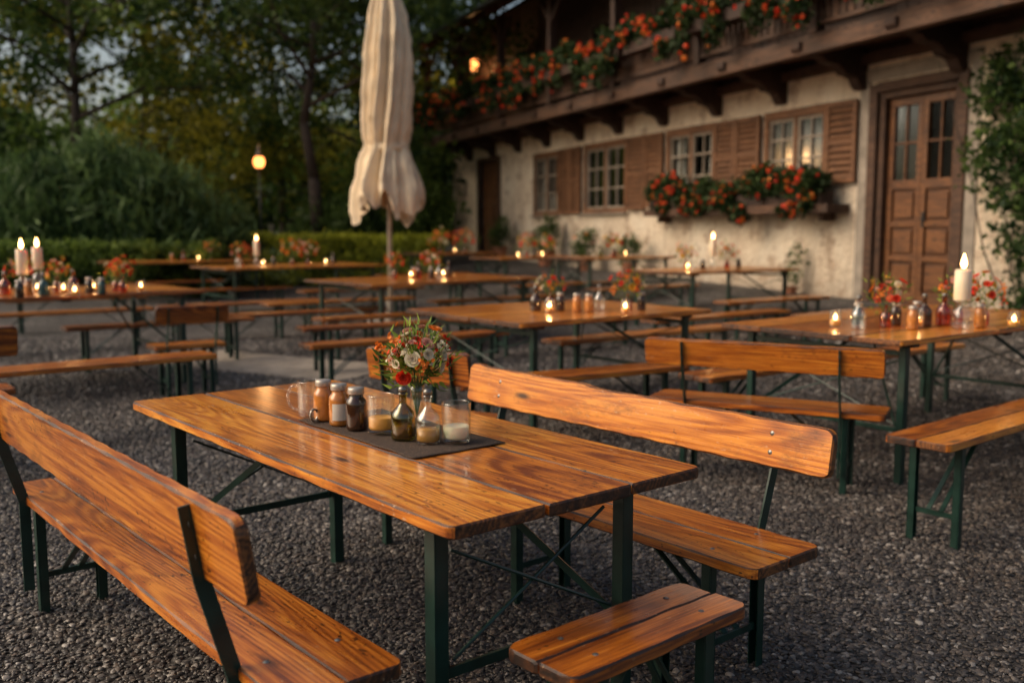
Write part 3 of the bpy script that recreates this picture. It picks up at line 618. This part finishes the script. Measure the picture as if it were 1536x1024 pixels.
tree(-12.5,33,14,4.8,L_YEL,'broadleaf tree with yellow backlight painted into its leaves behind the shrubs',14500,0.24,0.12,seed=2)
tree(-8.3,36,13.5,4.8,L_YEL,'broadleaf tree with yellow backlight put into its leaf colour',15000,0.24,0.12,seed=3)
tree(-5.0,26,11.5,4.2,L_DARK,'dark leafy tree with spreading branches over the garden',16000,0.19,0.40,seed=4)
tree(-1.6,35,14,4.4,L_DARK,'dark tree beside the end of the farmhouse',20000,0.24,0.05,seed=5)
tree(-10.8,24.5,10,3.4,L_MID,'green tree rising behind a large juniper shrub',8500,0.19,0.42,seed=6)
tree(-21,36,14,5,L_MID,'tall green tree at the edge of the wood',12500,0.26,0.08,seed=8)
tree(-4.4,31,13.5,4.0,L_MID,'green tree behind the closed umbrella',15000,0.22,0.05,seed=11)
bl=[(x,50+3*math.sin(x),zz+1.2*math.sin(x*0.9+zz),3.6,3,2.5) for x in np.arange(-44,12,3.6) for zz in (2.2,5.2)]
wd=leaf_cloud('distant_wood',bl,54000,0.46,L_MID,None,clump=1.0,per=40,aspect=0.7,shell=0.4,zlo=0.0,tonebias=0.12); wd['kind']='stuff'
def shrub(name,x,y,blobs,n,size,mat,label,cat='shrub',**kw):
    e=empty(name,(x,y,terr(x,y)),0,label,cat,'shrubs and garden plants')
    mb=MB()
    for i in range(6):
        a=i*1.05; bb=blobs[i%len(blobs)]; mb.cyl((0.05*math.cos(a),0.05*math.sin(a),-0.03),(bb[0]*0.8+0.1*math.cos(a),bb[1]*0.8+.1*math.sin(a),bb[2]),0.03,0.008,6)
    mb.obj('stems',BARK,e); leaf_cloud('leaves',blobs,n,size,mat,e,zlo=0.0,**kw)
    return e
jb=[(-2.4,0,0.9,1.1,1,1.0),(-1.2,0,1.5,1.2,1.1,1.4),(0,0,1.75,1.2,1.2,1.65),(1.0,-.2,1.5,1.1,1.1,1.5),(2.0,0,1.1,1.0,1,1.1)]
shrub('juniper_shrub',-8.9,21.5,jb,34000,0.38,L_CON,'large feathery juniper shrub with upright needles',clump=0.42,per=26,aspect=0.13,updir=0.9,shell=0.5)
shrub('juniper_shrub',-13.4,22.5,jb,22000,0.38,L_CON,'large feathery juniper shrub with upright needles',clump=0.42,per=26,aspect=0.13,updir=0.9,shell=0.5)
shrub('dark_shrub',-2.9,27.5,[(0,0,1.0,1.0,1.0,1.3),(0.4,0,1.7,0.7,.7,1.0)],7000,0.13,L_MID,'dark green shrub by the house corner',clump=0.3,per=30)
shrub('dark_shrub',-4.8,26.0,[(0,0,1.0,1.3,1.0,1.2),(0.6,0,1.4,0.8,.8,1.0)],8000,0.13,L_DARK,'dark green shrub behind the low hedge',clump=0.3,per=30)
def hedge(x,y,lx,ly,h,deg,mat,label,n):
    e=empty('hedge',(x,y,terr(x,y)),R(deg),label,'hedge','hedges'); mb=MB()
    for i in range(int(lx/0.5)): xx=-lx/2+0.25+i*0.5; mb.cyl((xx,0,-.02),(xx+.1,.05,h*0.7),0.02,0.008,6)
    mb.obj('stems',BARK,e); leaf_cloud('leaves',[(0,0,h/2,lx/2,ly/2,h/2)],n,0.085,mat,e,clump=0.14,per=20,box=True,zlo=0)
hedge(-4.7,24.2,5.8,0.8,1.25,0,L_HED,'low clipped hedge with yellow light painted into its green top',24000)
hedge(-8.6,19.9,5.0,0.8,1.12,8,L_MID,'low dark green hedge at the garden edge',18000)
hedge(-14.0,19.5,5.0,0.8,1.15,8,L_MID,'low dark green hedge at the garden edge',14000)

# ---------------------------------------------------------------- farmhouse
H=empty('farmhouse',(OX,OY,0),math.atan2(D[1],D[0]),'old alpine farmhouse with white plaster ground floor and timber balcony','house')
S0,S1=8.0,34.8
wins=[(17.15,18.69,2.15,3.36),(20.2,21.85,1.95,3.36),(23.5,25.5,1.80,3.36),(26.9,28.4,1.78,3.34)]
doors=[(14.56,16.05,0.30,3.42),(30.9,32.4,0.5,3.38)]
holes=wins+[(a,b,-0.5,d) for a,b,c,d in doors]
def wallmesh(mb,s0,s1,z0,z1,holes,o1,o0,mi=0):
    S=sorted(set([s0,s1]+[v for h in holes for v in h[:2]]+list(np.arange(s0+1,s1,1.5)))); Zs=sorted(set([z0,z1]+[v for h in holes for v in h[2:4]]))
    def inh(a,b): return any(h[0]<a<h[1] and h[2]<b<h[3] for h in holes)
    for i in range(len(S)-1):
        for j in range(len(Zs)-1):
            a,b=S[i],S[i+1]; c,d=Zs[j],Zs[j+1]
            if not inh((a+b)/2,(c+d)/2): mb.add([(a,o1,c),(b,o1,c),(b,o1,d),(a,o1,d)],[(0,1,2,3)],mi)
    for a,b,c,d in holes:
        c=max(c,z0)
        mb.add([(a,o1,c),(a,o0,c),(a,o0,d),(a,o1,d)],[(0,1,2,3)],mi); mb.add([(b,o1,c),(b,o0,c),(b,o0,d),(b,o1,d)],[(0,1,2,3)],mi)
        mb.add([(a,o1,d),(b,o1,d),(b,o0,d),(a,o0,d)],[(0,1,2,3)],mi); mb.add([(a,o1,c),(b,o1,c),(b,o0,c),(a,o0,c)],[(0,1,2,3)],mi)
mb=MB(); wallmesh(mb,S0,S1,-0.5,4.0,holes,0,-0.35)
mb.add([(S1,0,-.5),(S1,-10,-.5),(S1,-10,4.0),(S1,0,4.0)],[(0,1,2,3)]); mb.add([(S0,0,-.5),(S0,-10,-.5),(S0,-10,4.0),(S0,0,4.0)],[(0,1,2,3)]); mb.add([(S0,-10,-.5),(S1,-10,-.5),(S1,-10,4.0),(S0,-10,4.0)],[(0,1,2,3)])
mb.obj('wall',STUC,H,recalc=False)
mb=MB(); mb.box(S0+.1,S1-.1,-1.3,-1.25,-.4,4); mb.obj('dark_backing',DARK,H)  # near-black board stands in for the dark of the rooms behind the windows
uw=[(s,s+1.2,4.75,6.1) for s in (16,20,24,28.2,31.6)]
mb=MB(); wallmesh(mb,S0,S1,4.0,7.4,uw,0.02,-0.3)
mb.add([(S1+.02,0.02,4),(S1+.02,-10,4),(S1+.02,-10,7.4),(S1+.02,-5,10.4),(S1+.02,0.02,7.4)],[(0,1,2,3,4)]); mb.add([(S0,0.02,4),(S0,-10,4),(S0,-10,7.4),(S0,-5,10.4),(S0,0.02,7.4)],[(0,1,2,3,4)])
for i in range(int((S1-S0)/0.22)):
    s=S0+i*0.22+0.1
    if not any(a-.02<s<b+.02 for a,b,_,_ in uw): mb.box(s-0.02,s+0.02,0.02,0.035,4.0,7.4)
mb.obj('timber_cladding',WOOD_DK,H,recalc=False)
mb=MB(); mb.box(S0+.1,S1-.1,-1.3,-1.25,4.05,7.3); mb.obj('dark_backing',DARK,H)  # same board upstairs, painted dark in place of unlit rooms
def window(a,b,c,d,mat,curt=True,rows=3,of=0.0,sash=None):
    mb=MB(); fw=0.10
    mb.box(a-.03,b+.03,of-0.10,of+0.035,d-fw,d+0.04); mb.box(a-.03,b+.03,of-0.10,of+0.035,c-0.02,c+fw*0.8)
    mb.box(a-.03,a+fw-.02,of-0.098,of+0.03,c+fw*.8,d-fw); mb.box(b-fw+.02,b+.03,of-0.098,of+0.03,c+fw*.8,d-fw)
    m=(a+b)/2; mb.box(m-0.045,m+0.045,of-0.095,of+0.005,c+fw*.8,d-fw)
    w=mb.obj('window',mat,H,bevel=0.004)
    for x0,x1 in ((a+fw-.02,m-.045),(m+.045,b-fw+.02)):
        mb=MB()
        mb.box(x0,x0+.05,of-.09,of-.015,c+fw*.8,d-fw); mb.box(x1-.05,x1,of-.09,of-.015,c+fw*.8,d-fw)
        mb.box(x0+.05,x1-.05,of-.088,of-.017,c+fw*.8,c+fw*.8+.05); mb.box(x0+.05,x1-.05,of-.088,of-.017,d-fw-.05,d-fw)
        for k in range(1,rows): zz=c+fw*.8+(d-c-fw*1.8)*k/rows; mb.box(x0+.05,x1-.05,of-.085,of-.02,zz-.017,zz+.017)
        mb.box((x0+x1)/2-.013,(x0+x1)/2+.013,of-.083,of-.022,c+fw*.8+.05,d-fw-.05)
        mb.obj('sash',sash or mat,w)
    mb=MB(); mb.add([(a,of-.055,c),(b,of-.055,c),(b,of-.055,d),(a,of-.055,d)],[(0,1,2,3)]); mb.obj('pane',WG,w)
    if curt:
        n=60
        def sheet(x0,x1,z0,z1,o,amp,fr):
            vs=[]
            for i in range(n+1):
                x=x0+(x1-x0)*i/n; oo=of+o+amp*math.sin(i*fr); vs+= [(x,oo,z0),(x,oo,z1)]
            one(lambda m:m.add(vs,[(2*i,2*i+2,2*i+3,2*i+1) for i in range(n)]),'curtain',CURT,w,smooth=True)
        sheet(a+.08,a+(b-a)*.24,c+.05,d-.1,-.16,.015,.9); sheet(b-(b-a)*.24,b-.08,c+.05,d-.1,-.16,.015,.9); sheet(a+.08,b-.08,c+.05,c+(d-c)*.33,-.13,.012,1.3)
    mb=MB(); mb.box(a-.1,b+.1,of+.037,of+.12,c-.06,c-.022); mb.obj('sill',STONE if of==0 else WOOD_DK,w,bevel=.006)
for a,b,c,d in wins: window(a,b,c,d,WOOD_S,sash=WOOD_P)
for i,(a,b,c,d) in enumerate(uw): window(a,b,c,d,WOOD_DK,i in(4,2),2,0.03)
def shutter(a,b,c,d,ang=0):
    mb=MB(); w=b-a
    mb.box(0,.07,0,.045,c,d); mb.box(w-.07,w,0,.045,c,d)
    for z in (c,(c+d)/2-.035,d-.07): mb.box(.07,w-.07,0.002,.043,z,z+.07)
    mb.box(.07,w-.07,-.006,-.002,c+.01,d-.01,tone=.1)
    n=int((d-c)/0.105)
    for i in range(n):
        z=c+.07+(d-c-.14)*i/n
        if abs(z+.02-(c+d)/2)<.06: continue
        mb.add([(.07,.042,z),(w-.07,.042,z),(w-.07,.004,z+.05),(.07,.004,z+.05),(.07,.046,z+.008),(w-.07,.046,z+.008),(w-.07,.008,z+.058),(.07,.008,z+.058)],[(0,1,2,3),(4,5,6,7),(0,1,5,4),(2,3,7,6)])
    o=mb.obj('shutter',WOOD_S,H); o.location=(a,0.05,0); o.rotation_euler=(0,0,R(ang))
for a,b,c in [(16.42,17.06,2.13),(18.78,19.45,2.08),(19.5,20.1,2.0),(21.95,22.6,1.86),(22.66,23.4,1.82),(25.62,26.1,1.77),(26.14,26.76,1.77)]: shutter(a,b,c,3.38,random.uniform(0,3))
def door(a,b,c,d,mat,glz=True,j=0.0):
    mb=MB(); mb.box(a-.16,a,-0.3,.05,c,d+.12); mb.box(b,b+.16,-.3,.05,c,d+.12); mb.box(a,b,-.3,.055,d,d+.14); mb.box(a-.05,b+.05,-.3,.08,c-.15,c)
    if j: mb.box(a,a+j,-.28,-.02,c,d); mb.box(b-j,b,-.28,-.02,c,d); mb.box(a+j,b-j,-.28,-.022,d-j,d)
    D0=mb.obj('door',WOOD_H,H,bevel=.008)
    a+=j;b-=j;d-=j
    m=(a+b)/2
    for x0,x1 in ((a+.01,m-.004),(m+.004,b-.01)):
        mb=MB(); w=.09; zm=c+(d-c)*0.58; z1=d-.01; z0=c+.01
        mb.box(x0,x0+w,-.2,-.12,z0,z1); mb.box(x1-w,x1,-.2,-.12,z0,z1)
        z3=[z0+.16+(zm-.07-z0-.16)*k/3 for k in range(4)]
        for za,zb in ((z0,z0+.16),(zm-.07,zm+.07),(z1-.12,z1),(z3[1]-.04,z3[1]+.04),(z3[2]-.04,z3[2]+.04)): mb.box(x0+w,x1-w,-.198,-.122,za,zb)
        pz=[(z0+.16,z3[1]-.04),(z3[1]+.04,z3[2]-.04),(z3[2]+.04,zm-.07)]
        for q0,q1 in pz: mb.box(x0+w,x1-w,-.18,-.165,q0,q1,tone=.1); mb.box(x0+w+.05,x1-w-.05,-.165,-.130,q0+.05,q1-.05)
        if glz:
            mb.box((x0+x1)/2-.014,(x0+x1)/2+.014,-.185,-.13,zm+.07,z1-.12)
            for k in (1,): zz=zm+.07+(z1-.12-zm-.07)*k/2; mb.box(x0+w,x1-w,-.187,-.133,zz-.016,zz+.016)
        else: mb.box(x0+w,x1-w,-.18,-.15,zm+.07,z1-.12)
        mb.obj('door_leaf',mat,D0,bevel=.006)
        if glz:
            mb=MB(); mb.add([(x0+w,-.16,zm+.07),(x1-w,-.16,zm+.07),(x1-w,-.16,z1-.12),(x0+w,-.16,z1-.12)],[(0,1,2,3)]); mb.obj('pane',WG,D0)
    mb=MB(); mb.cyl((m-.07,-.12,c+1.25),(m-.07,-.06,c+1.25),.012,.012,10); mb.cyl((m-.07,-.065,c+1.25),(m-.19,-.065,c+1.24),.011,.009,10); mb.box(m-.1,m-.045,-.122,-.112,c+1.13,c+1.35); mb.obj('handle',IRON,D0,smooth=False)
door(*doors[0],WOOD_D,True,0.10); door(*doors[1],WOOD_D,False)
mb=MB(); mb.box(14.3,16.35,0,.5,-.1,.26); mb.box(14.5,16.15,-.36,.0,.0,.285); mb.obj('doorstep',STONE,H,bevel=.02)
mb=MB(); mb.box(14.2,14.39,-.02,.025,.26,3.6); mb.box(16.22,16.42,-.02,.025,.26,3.6); mb.box(14.2,16.42,-.02,.027,3.6,3.78); mb.obj('door_surround',STONE,H,bevel=.01)
# balcony
mb=MB(); mb.box(S0,33.9,0.03,1.22,4.12,4.2,tone=.3); mb.box(S0,33.9,1.08,1.26,3.92,4.118,tone=.6)
bal=mb.obj('balcony',WOOD_H,H,bevel=.01)
mb=MB(); mb.box(S0,33.9,1.14,1.24,5.08,5.16); mb.box(S0,33.9,1.16,1.22,4.3,4.36); mb.box(S0,33.9,1.16,1.22,4.9,4.95)
s=S0+.1
while s<33.8:
    mb.add([(s-.045,1.175,4.36),(s+.045,1.175,4.36),(s+.06,1.175,4.5),(s+.025,1.175,4.62),(s+.06,1.175,4.76),(s+.045,1.175,4.9),(s-.045,1.175,4.9),(s-.06,1.175,4.76),(s-.025,1.175,4.62),(s-.06,1.175,4.5),
            (s-.045,1.2,4.36),(s+.045,1.2,4.36),(s+.06,1.2,4.5),(s+.025,1.2,4.62),(s+.06,1.2,4.76),(s+.045,1.2,4.9),(s-.045,1.2,4.9),(s-.06,1.2,4.76),(s-.025,1.2,4.62),(s-.06,1.2,4.5)],
           [tuple(range(10)),tuple(range(10,20))]+[(i,(i+1)%10,10+(i+1)%10,10+i) for i in range(10)],tone=random.random()); s+=0.155
mb.obj('railing',WOOD_H,bal)
for s in np.arange(10.2,34,2.95):
    mb=MB(); mb.box(s-.08,s+.08,1.09,1.25,4.2,6.75); mb.bar((s,1.17,6.0),(s+.6,1.17,6.6),.09); mb.bar((s,1.17,6.0),(s-.6,1.17,6.6),.09); mb.obj('post',WOOD_DK,bal)
for s in np.arange(9.0,34,1.85):
    mb=MB(); w=.10
    pr=[(0.0,3.50),(0.10,3.50),(0.16,3.56),(0.22,3.66),(0.34,3.70),(0.42,3.70),(0.5,3.78),(0.62,3.84),(0.78,3.85),(0.86,3.92),(1.08,3.95),(1.27,3.96),(1.32,4.02),(1.32,4.11),(0,4.11)]
    n=len(pr); mb.add([(s-w,o,z) for o,z in pr]+[(s+w,o,z) for o,z in pr],[tuple(range(n)),tuple(range(n,2*n))]+[(i,(i+1)%n,n+(i+1)%n,n+i) for i in range(n)])
    mb.obj('bracket',WOOD_DK,H,bevel=.012)
mb=MB(); mb.box(S0,34.7,0.003,.16,3.86,4.0); mb.obj('wall_beam',WOOD_H,H)
def slab(mb,pts,th,s0,s1):
    (o0,z0),(o1,z1)=pts; mb.add([(s0,o0,z0),(s1,o0,z0),(s1,o1,z1),(s0,o1,z1),(s0,o0,z0+th),(s1,o0,z0+th),(s1,o1,z1+th),(s0,o1,z1+th)],[(0,1,2,3),(4,5,6,7),(0,1,5,4),(1,2,6,5),(2,3,7,6),(3,0,4,7)])
mb=MB(); slab(mb,((2.0,6.62),(-5,10.5)),.10,S0-1.2,36.3); slab(mb,((-12,6.62),(-5,10.5)),.10,S0-1.2,36.3)
rf=mb.obj('roof',WOOD_DK,H)
mb=MB()
for k in range(22):
    o0=2.12-k*0.33; z0=6.62+(2.0-o0)*0.5543+.10
    slab(mb,((o0,z0+.03),(o0-.36,z0+.2)),.03,S0-1.25,36.4)
mb.obj('tiles',TILE,rf)
mb=MB(); mb.cyl((S0-1.2,2.12,6.66),(36.3,2.12,6.66),.07,.07,10); mb.obj('gutter',IRON,rf)
for s in np.arange(S0-.8,36.2,.9):
    mb=MB(); mb.bar((s,1.95,6.57),(s,-1.0,8.2),.10,.14); mb.obj('rafter',WOOD_H,rf)
mb=MB()
mb.cyl((33.6,.02,2.9),(33.6,.55,2.9),.015,.015,6); mb.cyl((33.6,.02,2.5),(33.6,.5,2.88),.01,.01,6); mb.cyl((33.6,.02,2.45),(33.6,.02,2.95),.02,.02,6)
for k in range(12):
    a=k*.5;b=a+.5; mb.cyl((33.6,.25+.09*math.cos(a),2.72+.09*math.sin(a)),(33.6,.25+.09*math.cos(b),2.72+.09*math.sin(b)),.008,.008,5)
mb.obj('iron_bracket',IRON,H)
def W(s,o,z): return (OX+D[0]*s+NN[0]*o, OY+D[1]*s+NN[1]*o, z)
e=empty('wall_lantern',W(31.5,0.5,5.95),0,'small glowing wall lantern under the farmhouse eave','lantern')
mb=MB(); mb.lathe([(0,.0),(.08,0),(.10,.06),(.11,.28),(.06,.34),(0,.34)],8); mb.obj('lantern_glass',BULB,e)
mb=MB(); mb.lathe([(.0,.46),(.03,.42),(.14,.34),(.14,.33),(0,.33)],8); mb.lathe([(0,-.02),(.08,-.02),(.08,0.0),(0,0.0)],8); mb.cyl((0,0,.4),(0,0,.9),.008,.008,6); mb.obj('lantern_cap',IRON,e)
light(e,-.12,60,.08)
# ---------------------------------------------------------------- flower boxes
def flowerbox(s,o,z,L,label,nf,nl,drop=0.25,rise=0.35):
    e=empty('flower_box',W(s,o,z),math.atan2(D[1],D[0]),label,'flower box','flower boxes on the farmhouse')
    mb=MB(); mb.box(-L/2,L/2,-.11,.11,0,.03); mb.box(-L/2,L/2,-.13,-.11,0,.2); mb.box(-L/2,L/2,.11,.13,0,.2); mb.box(-L/2-.02,-L/2,-.13,.13,0,.2); mb.box(L/2,L/2+.02,-.13,.13,0,.2)
    mb.obj('planter',WOOD_DK,e)
    k=max(3,int(L/0.35)); bl=[]
    for i in range(k):
        x=-L/2+L*(i+.5)/k; v=random.uniform(.4,1.3); bl.append((x,.05+random.uniform(-.05,.1),.2+rise*0.4*v,.24*v,.2,rise*0.55*v)); 
        if random.random()<.7: bl.append((x,.2,.08-drop*.3+random.uniform(-.16,.05),.15,.1,drop*random.uniform(.4,1.1)))
    leaf_cloud('leaves',bl,nl,.085,L_GER,e,clump=.13,per=16,aspect=.8,shell=.5)
    mb=MB()
    for i in range(nf):
        q=bl[int(len(bl)*min(.999,abs(random.gauss(.5,.3))))%len(bl)]; d=Vector((random.gauss(0,1),abs(random.gauss(0,1))*.9+.1,random.gauss(.3,1))).normalized()
        c=Vector(q[:3])+Vector((d.x*q[3],d.y*q[4],d.z*q[5]))*random.uniform(1.0,1.35); r=random.uniform(.025,.055); mi=random.choice([0,1,1,2])
        for j in range(9):
            dd=Vector((random.gauss(0,1),random.gauss(0,1),random.gauss(0,1))).normalized(); mb.petals(c+dd*r*.75,dd,r*.55,5,1,mi,.3)
    mb.obj('blossoms',[P_RED,P_GER,P_OR],e,recalc=False)
for s in (17.6,19.3,21.0): flowerbox(s,.30,1.80,1.65,'dark wooden flower box overflowing with red geraniums under the windows',80,4600,.15,.38)
mb=MB(); mb.box(16.55,22.0,.03,.48,1.66,1.795); 
for s in (16.9,19.3,21.7): mb.box(s-.04,s+.04,.03,.3,1.53,1.658)
mb.obj('window_ledge',WOOD_H,H,bevel=.008)
for i,s in enumerate(np.arange(14.3,34,1.95)):
    flowerbox(float(s),1.42,4.66,1.7,'dark balcony box with trailing orange and red flowers',random.choice([30,44,56]),1700,.36,.42)
# ---------------------------------------------------------------- climbing plant & wall plants
e=empty('climbing_vine',W(13.2,0,0.28),math.atan2(D[1],D[0]),'green leafy vine climbing the plaster wall beside the door','climbing plant')
mb=MB()
for k in range(7):
    p=Vector((random.uniform(-.5,.4),.06,0)); 
    for j in range(8):
        q=p+Vector((random.uniform(-.18,.18),random.uniform(-.02,.05),.42)); q.y=max(q.y,.04); mb.cyl(p,q,.014-.0012*j,.013-.0012*j,6); p=q
mb.obj('stems',BARK,e)
leaf_cloud('leaves',[(-.3,.2,3.1,1.2,.28,.5),(-.2,.25,2.4,1.15,.35,.6),(.3,.35,2.0,.7,.3,.6),(-.6,.25,1.5,.8,.3,.6),(0,.2,1.2,.6,.2,.5),(-.5,.25,.4,.8,.3,.4),(-1.8,.25,2.4,1.0,.3,1.2),(.55,.2,2.9,.45,.2,.3)],9000,.10,L_DARK,e,clump=.2,per=18,aspect=.6,shell=.3,zlo=.0,tonebias=-.12)
def pot(s,o,r,h,ph,label,mat=L_MID,fl=0,n=1500):
    x,y,_=W(s,o,0); z=terr(x,y); e=empty('potted_plant',(x,y,z),0,label,'potted plant','potted plants along the wall')
    mb=MB(); mb.lathe([(0,0),(r*.7,0),(r*.95,ph*.9),(r,ph*.9),(r,ph),(r*.88,ph),(r*.86,ph*.85),(0,ph*.85)],20); mb.obj('pot',TERRA,e,smooth=False)
    leaf_cloud('leaves',[(0,0,ph+h*.4,r*1.3,r*1.3,h*.5),(r*.5,0,ph+h*.65,r*.8,r*.8,h*.4),(-r*.6,r*.2,ph+h*.25,r*.8,r*.8,h*.35)],n,.09,mat,e,clump=.14,per=12,aspect=.35,updir=.8)
    if fl:
        mb=MB()
        for i in range(fl):
            d=Vector((random.gauss(0,1),random.gauss(0,1),random.gauss(.5,.7))).normalized(); mb.petals(Vector((0,0,ph+h*.5))+Vector((d.x*r*1.4,d.y*r*1.4,d.z*h*.55)),d,.04,6,2,random.randrange(2),.4)
        mb.obj('blossoms',[P_PINK,P_OR],e,recalc=False)
for s,o,r,h,ph,f,n in [(17.6,.25,.11,.7,.12,0,260),(22.5,.5,.18,.6,.3,5,700),(24.5,.5,.2,.6,.35,8,900),(26.6,.5,.25,.8,.4,0,1500),(29.6,.5,.22,.8,.4,0,1200)]:
    pot(s,o,r,h,ph,'leafy plant in a terracotta pot beside the plaster wall',L_DARK,f,n)

# ---------------------------------------------------------------- umbrella
U=empty('closed_umbrella',(-1.76,14.0,0),0,'tall closed cream canvas parasol with draped folds','umbrella')
prof=[(1.68,.415),(1.80,.43),(1.98,.42),(2.15,.395),(2.35,.35),(2.46,.32),(2.53,.288),(2.58,.282),(2.66,.30),(2.8,.325),(3.0,.335),(3.4,.34),(3.8,.33),(4.1,.30),(4.4,.25),(4.7,.175),(4.9,.10),(5.02,.05),(5.05,.03)]
mb=MB(); n=180; vs=[]
zz=[]; 
for i in range(len(prof)-1):
    for k in range(6): f=k/6; zz.append((prof[i][0]*(1-f)+prof[i+1][0]*f,prof[i][1]*(1-f)+prof[i+1][1]*f))
zz.append(prof[-1])
for j,(z,r) in enumerate(zz):
    for i in range(n):
        a=2*math.pi*i/n; lw_=max(0,2.6-z); am=.34+.16*lw_
        aw=a+.10*noise.noise(Vector((math.cos(a)*1.5,math.sin(a)*1.5,z*1.3)))+.25*math.sin(z*.9)
        fold=am*abs(math.sin(4*aw))**.5+.09*math.sin(13*aw)+.05*math.sin(23*aw+1)
        cr=noise.noise(Vector((math.cos(a)*3,math.sin(a)*3,z*4)))*.09+noise.noise(Vector((math.cos(a)*7,math.sin(a)*7,z*9)))*.05
        rr=r*(.74+fold-.04+cr); zo=0
        if z<2.3: zo=(2.3-z)*(.22*math.sin(3*a+1.0)+.30*math.sin(4*aw+.5)**2-.12+.10*math.sin(11*a)+.2*noise.noise(Vector((math.cos(a)*3,math.sin(a)*3,1))))
        vs.append((rr*math.cos(a)+.02*math.sin(z*2),rr*math.sin(a),z+zo))
fs=[(j*n+i,j*n+(i+1)%n,(j+1)*n+(i+1)%n,(j+1)*n+i) for j in range(len(zz)-1) for i in range(n)]
mb.add(vs,fs); mb.obj('canopy',CLOTH,U,smooth=True)
mb=MB(); mb.lathe([(.26,2.5),(.292,2.52),(.292,2.58),(.26,2.6)],32); mb.obj('strap',CLOTH,U)
mb=MB(); mb.cyl((0,0,.05),(0,0,5.1),.034,.03,14); mb.lathe([(0,5.22),(.03,5.18),(.04,5.12),(.02,5.06)],12); mb.obj('pole',POLE,U,smooth=True)
mb=MB(); mb.box(-.4,.4,-.4,.4,0,.07); mb.cyl((0,0,.07),(0,0,.4),.06,.055,14); mb.obj('base',STONE,U,bevel=.01)
e=empty('garden_lamp',(-5.62,21.8,0),0,'glowing round garden lamp on a thin dark post','lamp')
mb=MB(); mb.cyl((0,0,0),(0,0,2.72),.022,.014,12); mb.lathe([(.09,0),(.09,.05),(.05,.12),(.03,.3)],12); mb.obj('post',IRON,e,smooth=True)
mb=MB(); mb.lathe([(0,2.74),(.05,2.75),(.10,2.80),(.125,2.88),(.115,2.95),(.07,3.01),(0,3.03)],20); mb.obj('globe',BULB,e,smooth=True)
mb=MB(); mb.lathe([(.08,3.0),(.075,3.05),(.05,3.1),(.03,3.2),(.01,3.26),(0,3.27)],14); mb.lathe([(.03,2.68),(.08,2.74),(.07,2.76)],14); mb.obj('cap',IRON,e)
l=light(e,3.4,30,.15); 

# ---------------------------------------------------------------- light & camera
w=bpy.data.worlds.new('World'); scene.world=w; w.use_nodes=True; nt=w.node_tree
sk=nt.nodes.new('ShaderNodeTexSky'); sk.sky_type='NISHITA'; sk.sun_disc=False; sk.sun_elevation=R(36); sk.sun_rotation=R(-98); sk.air_density=1.0; sk.dust_density=5.0; sk.ozone_density=1.0
tint=mixc(nt,1.0,sk.outputs[0],(1.05,1.0,0.90),'MULTIPLY')
bg=nt.nodes['Background']; nt.links.new(tint,bg.inputs[0]); bg.inputs[1].default_value=0.15
sl=bpy.data.lights.new('sun','SUN'); sl.energy=1.8; sl.angle=R(50); sl.color=(1,0.84,0.66)
so=bpy.data.objects.new('sun',sl); coll.objects.link(so)
az=R(-98); el=R(36); d=Vector((math.sin(az)*math.cos(el),math.cos(az)*math.cos(el),math.sin(el)))
so.rotation_euler=d.to_track_quat('Z','Y').to_euler()
cam=bpy.data.cameras.new('camera'); co=bpy.data.objects.new('camera',cam); coll.objects.link(co); scene.camera=co
co.location=(0,0,1.4); co.rotation_euler=(R(90-6.6),0,0); cam.lens=34; cam.sensor_width=36; cam.clip_end=1000; cam.clip_start=0.05
cam.dof.use_dof=True; cam.dof.focus_distance=2.8; cam.dof.aperture_fstop=2.0
scene.view_settings.view_transform='Standard'; scene.view_settings.look='None'; scene.view_settings.exposure=0
